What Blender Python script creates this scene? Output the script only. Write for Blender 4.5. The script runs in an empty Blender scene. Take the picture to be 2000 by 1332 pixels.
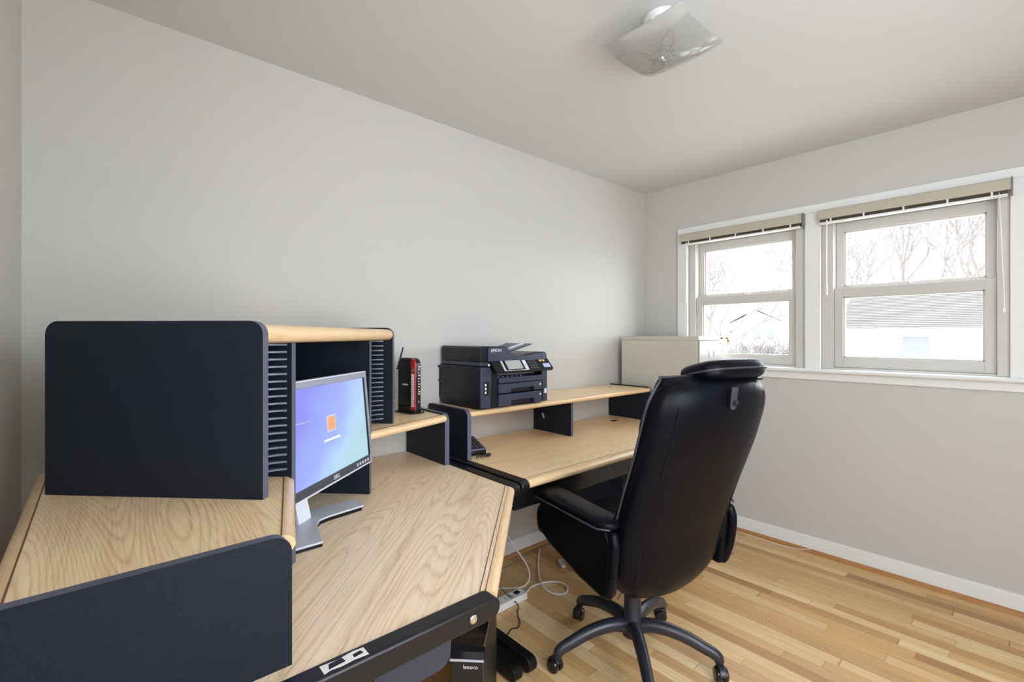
import bpy, math, random
from mathutils import Vector, Matrix, noise
random.seed(7)
D = bpy.data; SC = bpy.context.scene; COL = SC.collection
PI = math.pi
def rad(a): return a*PI/180
def V(*a): return Vector(a)

# ------------------------------------------------------------------ mesh builder
class MB:
    def __init__(s): s.v=[]; s.f=[]; s.m=[]
    def add(s, vs, fs, mi=0):
        n=len(s.v); s.v += [Vector(p) for p in vs]
        for f in fs: s.f.append([i+n for i in f]); s.m.append(mi)
        return s
    def box(s, x0,x1,y0,y1,z0,z1, mi=0, M=None):
        vs=[V(x,y,z) for z in (z0,z1) for x,y in ((x0,y0),(x1,y0),(x1,y1),(x0,y1))]
        if M is not None: vs=[M@p for p in vs]
        return s.add(vs, [[3,2,1,0],[4,5,6,7],[0,1,5,4],[1,2,6,5],[2,3,7,6],[3,0,4,7]], mi)
    def prism(s, poly, a, b, frame=None, mi=0, side=None):
        # polygon in (p,q), extruded from a to b along r; frame=(origin, P, Q, R)
        o,P,Q,R = frame or (V(0,0,0),V(1,0,0),V(0,1,0),V(0,0,1))
        n=len(poly); side = mi if side is None else side
        vs=[o+P*p+Q*q+R*a for p,q in poly]+[o+P*p+Q*q+R*b for p,q in poly]
        s.add(vs,[list(range(n))[::-1], list(range(n,2*n))],mi)
        k=len(s.v)-2*n
        for i in range(n):
            j=(i+1)%n; s.f.append([k+i,k+j,k+n+j,k+n+i]); s.m.append(side)
        return s
    def tube(s, pts, r, seg=8, mi=0, cap=True, sx=1.0, up=None):
        pts=[Vector(p) for p in pts]; n=len(pts)
        rr = r if isinstance(r,(list,tuple)) else [r]*n
        rings=[]; prev=None
        for i,p in enumerate(pts):
            t=(pts[min(i+1,n-1)]-pts[max(i-1,0)]).normalized()
            if prev is None:
                u = Vector(up) if up is not None else (V(0,0,1) if abs(t.z)<.9 else V(1,0,0))
            else: u=prev
            u=(u-t*u.dot(t)).normalized(); prev=u; w=t.cross(u)
            rings.append([p+(w*math.cos(2*PI*k/seg)*sx+u*math.sin(2*PI*k/seg))*rr[i] for k in range(seg)])
        return s.loft(rings, cap, mi)
    def loft(s, rings, cap=True, mi=0, closed=True):
        n=len(rings[0]); k=len(s.v)
        for r in rings: s.v += [Vector(p) for p in r]
        for i in range(len(rings)-1):
            for j in range(n if closed else n-1):
                a=k+i*n+j; b=k+i*n+(j+1)%n
                s.f.append([a,b,b+n,a+n]); s.m.append(mi)
        if cap:
            s.f.append([k+j for j in range(n)][::-1]); s.m.append(mi)
            e=k+(len(rings)-1)*n; s.f.append([e+j for j in range(n)]); s.m.append(mi)
        return s
    def lathe(s, prof, c=(0,0,0), seg=24, mi=0, M=None):
        c=Vector(c); rings=[]
        for r,z in prof:
            ring=[V(r*math.cos(2*PI*k/seg), r*math.sin(2*PI*k/seg), z) for k in range(seg)]
            if M is not None: ring=[M@p for p in ring]
            rings.append([p+c for p in ring])
        return s.loft(rings, True, mi)
    def ball(s, c, rx, ry, rz, seg=16, rg=10, mi=0, M=None, e=1.0):
        c=Vector(c); rings=[]
        def sg(x): return math.copysign(abs(x)**e, x)
        for i in range(rg+1):
            ph=-PI/2+PI*(i+.02)/(rg+.04)
            ring=[V(rx*sg(math.cos(ph))*sg(math.cos(2*PI*k/seg)), ry*sg(math.cos(ph))*sg(math.sin(2*PI*k/seg)), rz*sg(math.sin(ph))) for k in range(seg)]
            if M is not None: ring=[M@p for p in ring]
            rings.append([p+c for p in ring])
        return s.loft(rings, True, mi)
    def to(s, M):
        s.v=[M@p for p in s.v]; return s

def rpoly(pts, radii, seg=6):
    out=[]; n=len(pts)
    for i,(x,y) in enumerate(pts):
        r=radii[i] if isinstance(radii,(list,tuple)) else radii
        if r<=0: out.append((x,y)); continue
        a=Vector(pts[i-1])-Vector((x,y)); b=Vector(pts[(i+1)%n])-Vector((x,y))
        a.normalize(); b.normalize()
        ang=a.angle(b)/2; d=r/math.tan(ang)
        c=Vector((x,y))+(a+b).normalized()*(r/math.sin(ang))
        p0=Vector((x,y))+a*d-c; p1=Vector((x,y))+b*d-c
        a0=math.atan2(p0.y,p0.x); a1=math.atan2(p1.y,p1.x)
        da=(a1-a0+PI)%(2*PI)-PI
        for k in range(seg+1):
            t=a0+da*k/seg; out.append((c.x+r*math.cos(t), c.y+r*math.sin(t)))
    return out
def spline(pts, n=10):
    P=[Vector(p) for p in pts]; P=[P[0]*2-P[1]]+P+[P[-1]*2-P[-2]]; out=[]
    for i in range(1,len(P)-2):
        for k in range(n):
            t=k/n; a,b,c,d=P[i-1:i+3]
            out.append(.5*((2*b)+(c-a)*t+(2*a-5*b+4*c-d)*t*t+(3*b-a-3*c+d)*t**3))
    out.append(P[-2]); return out

def obj(name, mb, mats, parent=None, bevel=0, bseg=2, sub=0, ang=35, flat=False, world=False):
    me=D.meshes.new(name)
    vs=mb.v
    if world and parent is not None:
        r=parent
        Mx=Matrix.Identity(4)
        ch=[]
        while r is not None: ch.append(r); r=r.parent
        for r in reversed(ch): Mx = Mx @ r.matrix_basis
        Mi=Mx.inverted(); vs=[Mi@p for p in vs]
    me.from_pydata([tuple(p) for p in vs],[],mb.f)
    if not isinstance(mats,(list,tuple)): mats=[mats]
    for m in mats: me.materials.append(m)
    for p,mi in zip(me.polygons, mb.m): p.material_index=mi
    import bmesh
    bm=bmesh.new(); bm.from_mesh(me); bmesh.ops.recalc_face_normals(bm, faces=bm.faces); bm.to_mesh(me); bm.free()
    me.update()
    if not flat:
        me.shade_smooth()
        if not sub: me.set_sharp_from_angle(angle=rad(ang))
    o=D.objects.new(name, me); COL.objects.link(o); o.parent=parent
    if bevel:
        b=o.modifiers.new('bevel','BEVEL'); b.width=bevel; b.segments=bseg; b.limit_method='ANGLE'; b.angle_limit=rad(40)
    if sub:
        b=o.modifiers.new('sub','SUBSURF'); b.levels=sub; b.render_levels=sub
    return o
def thing(name, label, cat, loc=(0,0,0), rz=0, group=None):
    o=D.objects.new(name,None); COL.objects.link(o); o.location=loc; o.rotation_euler=(0,0,rz)
    o.empty_display_size=.1
    return tag(o,label,cat,group)
def tag(o, label=None, cat=None, group=None, kind=None):
    if label: o['label']=label
    if cat: o['category']=cat
    if group: o['group']=group
    if kind: o['kind']=kind
    return o
def copy_tree(o, parent=None):
    c=o.copy(); COL.objects.link(c); c.parent=parent
    for ch in list(o.children): copy_tree(ch,c)
    return c
def text(name, body, size, mat, parent, M, ext=.0004):
    cu=D.curves.new(name,'FONT'); cu.body=body; cu.size=size; cu.extrude=ext; cu.align_x='CENTER'; cu.align_y='CENTER'
    t=D.objects.new(name+'_src',cu); COL.objects.link(t)
    dg=bpy.context.evaluated_depsgraph_get(); me=D.meshes.new_from_object(t.evaluated_get(dg))
    D.objects.remove(t); me.name=name; me.materials.clear(); me.materials.append(mat)
    me.transform(M)
    o=D.objects.new(name,me); COL.objects.link(o); o.parent=parent
    return o
def frameM(o, x, y, z): # matrix from axes
    M=Matrix.Identity(4)
    for i,a in enumerate((x,y,z)):
        for j in range(3): M[j][i]=a[j]
    for j in range(3): M[j][3]=o[j]
    return M

# ------------------------------------------------------------------ materials
def nt(name):
    m=D.materials.new(name); m.use_nodes=True; t=m.node_tree; b=t.nodes['Principled BSDF']; return m,t,b
def lin(c): return tuple(((x/255)/12.92 if x/255<=.04045 else ((x/255+.055)/1.055)**2.4) for x in c)
def S(r,g,b): return (*lin((r,g,b)),1)
def plain(name, col, rough=.5, metal=0, spec=.5, bump=0, bscale=300, vary=0, coat=0):
    m,t,b=nt(name); b.inputs['Base Color'].default_value=col; b.inputs['Roughness'].default_value=rough
    b.inputs['Metallic'].default_value=metal; b.inputs['Specular IOR Level'].default_value=spec
    b.inputs['Coat Weight'].default_value=coat
    if bump or vary:
        tc=t.nodes.new('ShaderNodeTexCoord'); n=t.nodes.new('ShaderNodeTexNoise'); n.inputs['Scale'].default_value=bscale; n.inputs['Detail'].default_value=3
        t.links.new(tc.outputs['Object'],n.inputs['Vector'])
        if bump:
            bp=t.nodes.new('ShaderNodeBump'); bp.inputs['Strength'].default_value=bump; bp.inputs['Distance'].default_value=.002
            t.links.new(n.outputs['Fac'],bp.inputs['Height']); t.links.new(bp.outputs['Normal'],b.inputs['Normal'])
        if vary:
            mx=t.nodes.new('ShaderNodeMix'); mx.data_type='RGBA'
            mx.inputs[6].default_value=tuple(c*(1-vary) for c in col[:3])+(1,); mx.inputs[7].default_value=tuple(min(1,c*(1+vary)) for c in col[:3])+(1,)
            t.links.new(n.outputs['Fac'],mx.inputs[0]); t.links.new(mx.outputs[2],b.inputs['Base Color'])
    return m
def emis(name, col, s):
    m,t,b=nt(name); b.inputs['Base Color'].default_value=(0,0,0,1); b.inputs['Emission Color'].default_value=col; b.inputs['Emission Strength'].default_value=s*.62
    b.inputs['Roughness'].default_value=.3; return m
def math_node(t, op, a, b=None):
    n=t.nodes.new('ShaderNodeMath'); n.operation=op
    for i,x in enumerate((a,b)):
        if x is None: continue
        if isinstance(x,(int,float)): n.inputs[i].default_value=x
        else: t.links.new(x,n.inputs[i])
    return n.outputs[0]
def oak(name, angle, off=(0,0,0), dark=(184,130,80), light=(252,226,182), rough=.34, nrings=38, amt=.5):
    """oak laminate: grain runs along the direction 'angle' (radians from +X) in object space"""
    m,t,b=nt(name)
    tc=t.nodes.new('ShaderNodeTexCoord'); mp=t.nodes.new('ShaderNodeMapping'); mp.vector_type='POINT'
    mp.inputs['Rotation'].default_value=(0,0,-angle); mp.inputs['Location'].default_value=off
    t.links.new(tc.outputs['Object'],mp.inputs['Vector'])
    def sc(x,y,z):
        q=t.nodes.new('ShaderNodeVectorMath'); q.operation='MULTIPLY'; q.inputs[1].default_value=(x,y,z); t.links.new(mp.outputs[0],q.inputs[0]); return q.outputs[0]
    def nz(vec,scale,detail=2,rough=.5):
        n=t.nodes.new('ShaderNodeTexNoise'); n.inputs['Scale'].default_value=scale; n.inputs['Detail'].default_value=detail; n.inputs['Roughness'].default_value=rough
        t.links.new(vec,n.inputs['Vector']); return n.outputs['Fac']
    big=nz(sc(.55,5.2,5.2),1.15,.5,.3)
    wob=nz(sc(9,34,34),1.6,2)
    h=math_node(t,'ADD',math_node(t,'MULTIPLY',big,nrings),math_node(t,'MULTIPLY',wob,.5))
    fr=math_node(t,'FRACT',h)
    ramp=t.nodes.new('ShaderNodeValToRGB'); e=ramp.color_ramp.elements
    e[0].position=0; e[0].color=(1,1,1,1); e[1].position=1; e[1].color=(.0,.0,.0,1)
    for p,c in ((.14,.38),(.4,.06),(.8,.16)):
        k=e.new(p); k.color=(c,c,c,1)
    e[-1].color=(.75,.75,.75,1)
    t.links.new(fr,ramp.inputs[0])
    fib=nz(sc(7,260,260),1.2,3,.6)
    fib2=nz(sc(2,40,40),1.0,2,.5)
    f=math_node(t,'ADD',math_node(t,'MULTIPLY',ramp.outputs[0],amt),math_node(t,'MULTIPLY',math_node(t,'SUBTRACT',fib,.45),1.15))
    f=math_node(t,'ADD',f,math_node(t,'MULTIPLY',math_node(t,'SUBTRACT',fib2,.45),.45))
    cr=t.nodes.new('ShaderNodeValToRGB'); e=cr.color_ramp.elements
    e[0].color=S(*light); e[1].color=S(*dark); e[0].position=.0; e[1].position=1.0
    k=e.new(.45); k.color=tuple((a*.62+c*.38) for a,c in zip(S(*light),S(*dark)))
    t.links.new(f,cr.inputs[0]); t.links.new(cr.outputs[0],b.inputs['Base Color'])
    b.inputs['Roughness'].default_value=rough
    bp=t.nodes.new('ShaderNodeBump'); bp.inputs['Strength'].default_value=.06; bp.inputs['Distance'].default_value=.001
    t.links.new(fib,bp.inputs['Height']); t.links.new(bp.outputs['Normal'],b.inputs['Normal'])
    return m
def floor_mat():
    m,t,b=nt('oak_strip_floor')
    tc=t.nodes.new('ShaderNodeTexCoord')
    sep=t.nodes.new('ShaderNodeSeparateXYZ'); t.links.new(tc.outputs['Object'],sep.inputs[0])
    W=.057
    row=math_node(t,'FLOOR',math_node(t,'DIVIDE',sep.outputs[0],W))
    wn=t.nodes.new('ShaderNodeTexWhiteNoise'); wn.noise_dimensions='1D'; t.links.new(row,wn.inputs['W'])
    L=.72
    yy=math_node(t,'ADD',math_node(t,'DIVIDE',sep.outputs[1],L),math_node(t,'MULTIPLY',wn.outputs['Value'],7.3))
    # uneven board lengths
    wob=t.nodes.new('ShaderNodeTexNoise'); wob.noise_dimensions='1D'; wob.inputs['Scale'].default_value=.9
    t.links.new(math_node(t,'ADD',yy,math_node(t,'MULTIPLY',row,3.1)),wob.inputs['W'])
    yy=math_node(t,'ADD',yy,math_node(t,'MULTIPLY',wob.outputs['Fac'],1.1))
    cell=math_node(t,'FLOOR',yy)
    cmb=t.nodes.new('ShaderNodeCombineXYZ'); t.links.new(row,cmb.inputs[0]); t.links.new(cell,cmb.inputs[1])
    w2=t.nodes.new('ShaderNodeTexWhiteNoise'); w2.noise_dimensions='2D'; t.links.new(cmb.outputs[0],w2.inputs['Vector'])
    ramp=t.nodes.new('ShaderNodeValToRGB'); e=ramp.color_ramp.elements
    cols=[(0,(176,128,78)),(.12,(196,150,96)),(.35,(210,166,110)),(.6,(216,176,120)),(.85,(223,187,134)),(1,(233,204,154))]
    e[0].position=0; e[0].color=S(*cols[0][1]); e[1].position=1; e[1].color=S(*cols[-1][1])
    for p,c in cols[1:-1]: k=e.new(p); k.color=S(*c)
    t.links.new(w2.outputs['Value'],ramp.inputs[0])
    # grain
    off=t.nodes.new('ShaderNodeVectorMath'); off.operation='MULTIPLY_ADD'; off.inputs[1].default_value=(70,2.2,1)
    t.links.new(tc.outputs['Object'],off.inputs[0])
    sc=t.nodes.new('ShaderNodeVectorMath'); sc.operation='SCALE'; sc.inputs['Scale'].default_value=31; t.links.new(w2.outputs['Color'],sc.inputs[0]); t.links.new(sc.outputs[0],off.inputs[2])
    n=t.nodes.new('ShaderNodeTexNoise'); n.inputs['Scale'].default_value=1.6; n.inputs['Detail'].default_value=4; n.inputs['Roughness'].default_value=.65; t.links.new(off.outputs[0],n.inputs['Vector'])
    g=t.nodes.new('ShaderNodeMapRange'); g.inputs[1].default_value=.3; g.inputs[2].default_value=.75; g.inputs[3].default_value=1.12; g.inputs[4].default_value=.78; t.links.new(n.outputs['Fac'],g.inputs[0])
    mul=t.nodes.new('ShaderNodeVectorMath'); mul.operation='SCALE'; t.links.new(ramp.outputs[0],mul.inputs[0]); t.links.new(g.outputs[0],mul.inputs['Scale'])
    # joints
    fx=math_node(t,'FRACT',math_node(t,'DIVIDE',sep.outputs[0],W)); fy=math_node(t,'FRACT',yy)
    j=math_node(t,'MAXIMUM',math_node(t,'LESS_THAN',fx,.022),math_node(t,'LESS_THAN',fy,.0035))
    dk=math_node(t,'SUBTRACT',1,math_node(t,'MULTIPLY',j,.45))
    m2=t.nodes.new('ShaderNodeVectorMath'); m2.operation='SCALE'; t.links.new(mul.outputs[0],m2.inputs[0]); t.links.new(dk,m2.inputs['Scale'])
    t.links.new(m2.outputs[0],b.inputs['Base Color'])
    b.inputs['Roughness'].default_value=.43; b.inputs['Specular IOR Level'].default_value=.62
    bp=t.nodes.new('ShaderNodeBump'); bp.inputs['Strength'].default_value=.25; bp.inputs['Distance'].default_value=.0008; bp.invert=True
    t.links.new(j,bp.inputs['Height']); t.links.new(bp.outputs['Normal'],b.inputs['Normal'])
    return m
def laminate(name, col, rough=.42):
    m,t,b=nt(name)
    tc=t.nodes.new('ShaderNodeTexCoord'); n=t.nodes.new('ShaderNodeTexNoise'); n.inputs['Scale'].default_value=420; n.inputs['Detail'].default_value=2
    t.links.new(tc.outputs['Object'],n.inputs['Vector'])
    r=t.nodes.new('ShaderNodeValToRGB'); e=r.color_ramp.elements; e[0].position=.35; e[1].position=.7
    e[0].color=tuple(c*.85 for c in col[:3])+(1,); e[1].color=tuple(c*1.2 for c in col[:3])+(1,)
    t.links.new(n.outputs['Fac'],r.inputs[0]); t.links.new(r.outputs[0],b.inputs['Base Color']); b.inputs['Roughness'].default_value=rough; b.inputs['Specular IOR Level'].default_value=.12
    return m
def glass_pane():
    m=D.materials.new('window_glass'); m.use_nodes=True; t=m.node_tree; t.nodes.clear()
    o=t.nodes.new('ShaderNodeOutputMaterial'); tr=t.nodes.new('ShaderNodeBsdfTransparent'); gl=t.nodes.new('ShaderNodeBsdfGlossy'); gl.inputs['Roughness'].default_value=.02
    tr.inputs[0].default_value=(.97,.98,.97,1)
    mx=t.nodes.new('ShaderNodeMixShader'); mx.inputs[0].default_value=.06
    t.links.new(tr.outputs[0],mx.inputs[1]); t.links.new(gl.outputs[0],mx.inputs[2]); t.links.new(mx.outputs[0],o.inputs[0]); return m
def frosted():
    m=D.materials.new('frosted_glass'); m.use_nodes=True; t=m.node_tree; t.nodes.clear()
    o=t.nodes.new('ShaderNodeOutputMaterial')
    df=t.nodes.new('ShaderNodeBsdfDiffuse'); df.inputs[0].default_value=(.88,.88,.87,1)
    tl=t.nodes.new('ShaderNodeBsdfTranslucent'); tl.inputs[0].default_value=(.85,.85,.83,1)
    gl=t.nodes.new('ShaderNodeBsdfGlossy'); gl.inputs['Roughness'].default_value=.08
    tr=t.nodes.new('ShaderNodeBsdfTransparent')
    a=t.nodes.new('ShaderNodeMixShader'); a.inputs[0].default_value=.6; t.links.new(df.outputs[0],a.inputs[1]); t.links.new(tl.outputs[0],a.inputs[2])
    c=t.nodes.new('ShaderNodeMixShader'); c.inputs[0].default_value=.25; t.links.new(a.outputs[0],c.inputs[1]); t.links.new(tr.outputs[0],c.inputs[2])
    fr=t.nodes.new('ShaderNodeFresnel'); fr.inputs[0].default_value=1.45
    mx=t.nodes.new('ShaderNodeMixShader'); t.links.new(fr.outputs[0],mx.inputs[0]); t.links.new(c.outputs[0],mx.inputs[1]); t.links.new(gl.outputs[0],mx.inputs[2])
    t.links.new(mx.outputs[0],o.inputs[0]); return m

WALL=plain('wall_paint',S(198,195,189),.55,bump=.08,bscale=900)
CEIL=plain('ceiling_paint',S(208,207,205),.7,bump=.08,bscale=700)
TRIMW=plain('trim_paint',S(230,230,228),.35)
VINYL=plain('window_vinyl',S(200,196,190),.35)
FLOOR=floor_mat()
SHOE=plain('stained_shoe_moulding',S(176,124,72),.4,vary=.15,bscale=60)
LAM=laminate('black_laminate',(.016,.019,.028,1),.42)
LAME=laminate('laminate_edge_lit',(.115,.118,.165,1),.35)  # edges lightened to stand in for reflected window light
RIB=plain('rack_rib_grey',(.13,.133,.18,1),.3)
RAIL=plain('black_rail_plastic',(.008,.008,.011,1),.33,spec=.4)
OAK_DIAG=oak('oak_laminate_worktop',rad(45),(.3,.15,0),light=(250,229,197),dark=(190,142,96),nrings=62,amt=.5)
OAK_Y=oak('oak_laminate_left_shelf',rad(90),(.62,.05,0),nrings=52)
OAK_X=oak('oak_laminate_long',0,(1.7,.33,0),nrings=40,amt=.34)
OAK_X2=oak('oak_laminate_shelf',0,(.2,1.2,0),nrings=36,amt=.34)
EDGE_X=oak('oak_edge_long',0,(2,3,0),light=(235,202,156),dark=(186,136,88),rough=.25,nrings=5,amt=.25)
EDGE_D=oak('oak_edge_diagonal',rad(45),(1,3,0),light=(238,206,162),dark=(190,142,94),rough=.25,nrings=5,amt=.25)
EDGE_Y=oak('oak_edge_side',rad(90),(1,2,0),light=(235,202,156),dark=(186,138,90),rough=.25,nrings=5,amt=.25)
GROOVE=plain('seam_dark',S(112,78,48),.7)
LEATHER=plain('black_leather',(.0025,.003,.006,1),.36,spec=.13,bump=.25,bscale=260)
LEATHER2=plain('leather_piping_highlight',(.04,.04,.05,1),.25)  # lighter than the leather: highlight along the piping painted in
PLAST=plain('black_plastic',(.006,.006,.008,1),.4,spec=.3)
CHP=plain('chair_base_plastic',(.022,.022,.032,1),.33)
PLASTG=plain('gloss_black_plastic',(.008,.008,.010,1),.15)
PRN=plain('printer_shell',(.006,.007,.012,1),.28,spec=.35)
PRNF=plain('printer_shell_lit',(.036,.042,.072,1),.3)  # lit copy of the shell, bluish light on the front painted in
SILV=plain('silver_plastic',S(205,207,216),.35,metal=.05)
WHITEP=plain('white_plastic',S(232,232,228),.35)
CHROME=plain('chrome',(.7,.7,.72,1),.15,metal=1)
BRASS=plain('brass',S(176,142,84),.3,metal=1)
CABM=plain('cabinet_putty_enamel',S(196,192,180),.4)
CABF=plain('cabinet_front_dimmed',S(176,174,166),.3)  # front toned darker than the body to offset strong window light
BEIGE=plain('blind_beige',S(186,178,160),.45)
DKG=plain('slat_painted_shadow',S(84,78,62),.5)  # shadow on the slat stack painted in as a dark colour
GLASS=glass_pane(); FROST=frosted()
TXT=plain('white_lettering',S(235,235,235),.4)

# ------------------------------------------------------------------ room constants (metres; camera stands at x=0, y=0)
XB=3.283; XC=-.179; YA=2.13; YD=-1.15; ZC=2.45; CAMZ=1.32; T=.13

def struct(name, mb, mat, parent=None, **k):
    o=obj(name, mb, mat, parent, **k)
    if parent is None: o['kind']='structure'
    return o
struct('floor', MB().box(XC-T,XB+T,YD-T,YA+T,-.06,0), FLOOR, flat=True)
struct('ceiling', MB().box(XC-T,XB+T,YD-T,YA+T,ZC,ZC+.08), CEIL, flat=True)
struct('wall_back', MB().box(XC-T,XB+T,YA,YA+T,0,ZC), WALL, flat=True)
W4=(-1.04,-.16); W4Z=(.70,2.25)
# window wall with two openings
W1=(.981,1.756); W2=(.112,.904); WZ=(1.12,2.075)
def wall_cut(axis, a0,a1, lo,hi, holes, z0,z1):
    b=MB(); cur=lo
    def add(u0,u1,za,zb):
        if axis=='x': b.box(a0,a1,u0,u1,za,zb)
        else: b.box(u0,u1,a0,a1,za,zb)
    for h0,h1 in holes:
        add(cur,h0,0,ZC); add(h0,h1,0,z0); add(h0,h1,z1,ZC); cur=h1
    add(cur,hi,0,ZC); return b
struct('wall_right', wall_cut('x',XB,XB+T,YD,YA,[W2,W1],*WZ), WALL, flat=True)
struct('wall_left', wall_cut('x',XC-T,XC,YD,YA,[W4],*W4Z), WALL, flat=True)
W3=(.25,1.45); W3Z=(.55,2.35)
struct('wall_front', wall_cut('y',YD-T,YD,XC,XB,[W3],*W3Z), WALL, flat=True)

# baseboards and shoe moulding
def base_profile(h=.095,t=.014): return rpoly([(0,0),(t,0),(t,h),(0,h)],[0,0,.008,0],4)
ZV=V(0,0,1)
struct('baseboard_back', MB().prism(base_profile(),0,XB-XC,(V(XC,YA,0),V(0,-1,0),ZV,V(1,0,0))), TRIMW)
struct('baseboard_right', MB().prism(base_profile(),.014,YA-YD-.014,(V(XB,YD,0),V(-1,0,0),ZV,V(0,1,0))), TRIMW)
struct('baseboard_left', MB().prism(base_profile(),.014,YA-YD-.014,(V(XC,YD,0),V(1,0,0),ZV,V(0,1,0))), TRIMW)
struct('baseboard_front', MB().prism(base_profile(),.0,XB-XC,(V(XC,YD,0),V(0,1,0),ZV,V(1,0,0))), TRIMW)
shoe=[(0,0)]+[(.018*math.cos(a),.020*math.sin(a)) for a in [i*PI/12 for i in range(7)]]
struct('trim_1', MB().prism(shoe,.014,XB-XC-.014,(V(XC,YA-.014,0),V(0,-1,0),ZV,V(1,0,0))), SHOE)
struct('trim_2', MB().prism(shoe,.014,YA-YD-.034,(V(XB-.014,YD,0),V(-1,0,0),ZV,V(0,1,0))), SHOE)
struct('trim_3', MB().prism(shoe,.014,YA-YD-.034,(V(XC+.014,YD,0),V(1,0,0),ZV,V(0,1,0))), SHOE)

# window casing (trim_4 = head, sides and mullion), stool and apron
cx0=XB-.02
b=MB()
b.box(cx0,XB,.03,1.831,WZ[1]-.004,2.119)
b.box(cx0,XB,1.752,1.831,1.12,WZ[1]-.004); b.box(cx0,XB,.90,.985,1.12,WZ[1]-.004); b.box(cx0,XB,.03,.116,1.12,WZ[1]-.004)
struct('trim_4', b, TRIMW, bevel=.004)
b=MB(); b.prism(rpoly([(0,0),(.12,0),(.12,.024),(0,.024)],[.011,0,0,.011],5),-.01,1.865,(V(XB-.058,0,1.098),V(1,0,0),ZV,V(0,1,0)))
struct('trim_5', b, TRIMW)
b=MB(); b.prism(rpoly([(0,0),(.018,0),(.018,.045),(0,.045)],[0,0,0,0]),.02,1.835,(V(XB-.018,0,1.053),V(1,0,0),ZV,V(0,1,0)))
struct('trim_6', b, TRIMW, bevel=.003)

def window(n, y0, y1, s0, s1):
    """double hung window in the x=XB wall"""
    root=D.objects.new('window_%d'%n,None); COL.objects.link(root); root.location=(XB+.05,(y0+y1)/2,WZ[0]); root['kind']='structure'
    z0,z1=WZ; x0=XB+.001; x1=XB+T-.003
    b=MB()
    b.box(x0,x1,y0+.001,s0,z0+.002,z1-.001); b.box(x0+.012,x1,s1,y1-.001,z0+.002,z1-.001)
    b.box(x0,x1,s0,s1,2.0,z1-.001); b.box(x0+.005,x1,s0,s1,z0+.002,z0+.012)
    obj('window_frame', b, VINYL, root, bevel=.002, world=True)
    def sash(nm, xa, xb, za, zb, st, rb, rt):
        b=MB(); ga,gb=s0+st,s1-st; zc,zd=za+rb,zb-rt
        b.box(xa,xb,s0+.001,ga,za,zb); b.box(xa,xb,gb,s1-.001,za,zb); b.box(xa,xb,ga,gb,za,zc); b.box(xa,xb,ga,gb,zd,zb)
        # glazing bead
        q=.008; xm=xa+.010
        b.box(xm,xb,ga,ga+q,zc,zd); b.box(xm,xb,gb-q,gb,zc,zd); b.box(xm,xb,ga,gb,zc,zc+q); b.box(xm,xb,ga,gb,zd-q,zd)
        s=obj(nm,b,VINYL,root,bevel=.0015,world=True)
        obj('pane', MB().box((xa+xb)/2+.004,(xa+xb)/2+.008,ga+.004,gb-.004,zc+.004,zd-.004), GLASS, s, world=True, flat=True)
        return s
    sash('upper_sash', XB+.070, XB+.105, 1.575, 1.998, .040, .040, .055)
    lo=sash('lower_sash', XB+.030, XB+.066, z0+.013, 1.602, .045, .058, .052)
    yc=(s0+s1)/2
    obj('sash_lock', MB().box(XB+.040,XB+.066,yc-.03,yc+.03,1.6015,1.607).lathe([(.012,0),(.012,.012),(.006,.016)],(XB+.052,yc,1.607),12), VINYL, lo, world=True)
    return root
window(1, W1[0],W1[1], 1.040,1.706)
window(2, W2[0],W2[1], .160,.843)

# window_3 : unseen window added behind the camera to supply fill light
root=D.objects.new('window_3',None); COL.objects.link(root); root.location=((W3[0]+W3[1])/2,YD-.06,W3Z[0]); root['kind']='structure'
b=MB(); a0,a1=W3; z0,z1=W3Z; y0,y1=YD-.10,YD-.04; f=.05
b.box(a0,a0+f,y0,y1,z0,z1); b.box(a1-f,a1,y0,y1,z0,z1); b.box(a0+f,a1-f,y0,y1,z0,z0+f); b.box(a0+f,a1-f,y0,y1,z1-f,z1); b.box((a0+a1)/2-.03,(a0+a1)/2+.03,y0,y1,z0+f,z1-f)
obj('window_frame', b, VINYL, root, bevel=.003, world=True)
obj('pane', MB().box(a0+f,(a0+a1)/2-.03,YD-.072,YD-.068,z0+f,z1-f), GLASS, root, world=True, flat=True)
obj('pane', MB().box((a0+a1)/2+.03,a1-f,YD-.072,YD-.068,z0+f,z1-f), GLASS, root, world=True, flat=True)
# window_4 : unseen window added in the left wall for more fill light
r4=D.objects.new('window_4',None); COL.objects.link(r4); r4.location=(XC-.06,(W4[0]+W4[1])/2,W4Z[0]); r4['kind']='structure'
q0,q1=W4; p0,p1=W4Z; x0,x1=XC-.10,XC-.04; zm=(p0+p1)/2
b=MB().box(x0,x1,q0,q0+f,p0,p1).box(x0,x1,q1-f,q1,p0,p1).box(x0,x1,q0+f,q1-f,p0,p0+f).box(x0,x1,q0+f,q1-f,p1-f,p1).box(x0,x1,q0+f,q1-f,zm-.03,zm+.03)
obj('window_frame', b, VINYL, r4, bevel=.003, world=True)
obj('pane', MB().box(XC-.072,XC-.068,q0+f,q1-f,p0+f,zm-.03), GLASS, r4, world=True, flat=True)
obj('pane', MB().box(XC-.072,XC-.068,q0+f,q1-f,zm+.03,p1-f), GLASS, r4, world=True, flat=True)
b=MB(); c=.06
b.box(XC,XC+.016,q0-c,q1+c,p1,p1+c); b.box(XC,XC+.016,q0-c,q0,p0,p1); b.box(XC,XC+.016,q1,q1+c,p0,p1); b.box(XC,XC+.035,q0-c,q1+c+.01,p0-.025,p0)
struct('trim_8', b, TRIMW, bevel=.003)  # casing of the added left-wall window
b=MB(); c=.07
b.box(a0-c,a1+c,YD,YD+.018,z1,z1+c); b.box(a0-c,a0,YD,YD+.018,z0,z1); b.box(a1,a1+c,YD,YD+.018,z0,z1); b.box(a0-c-.02,a1+c+.02,YD,YD+.05,z0-.025,z0)
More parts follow.
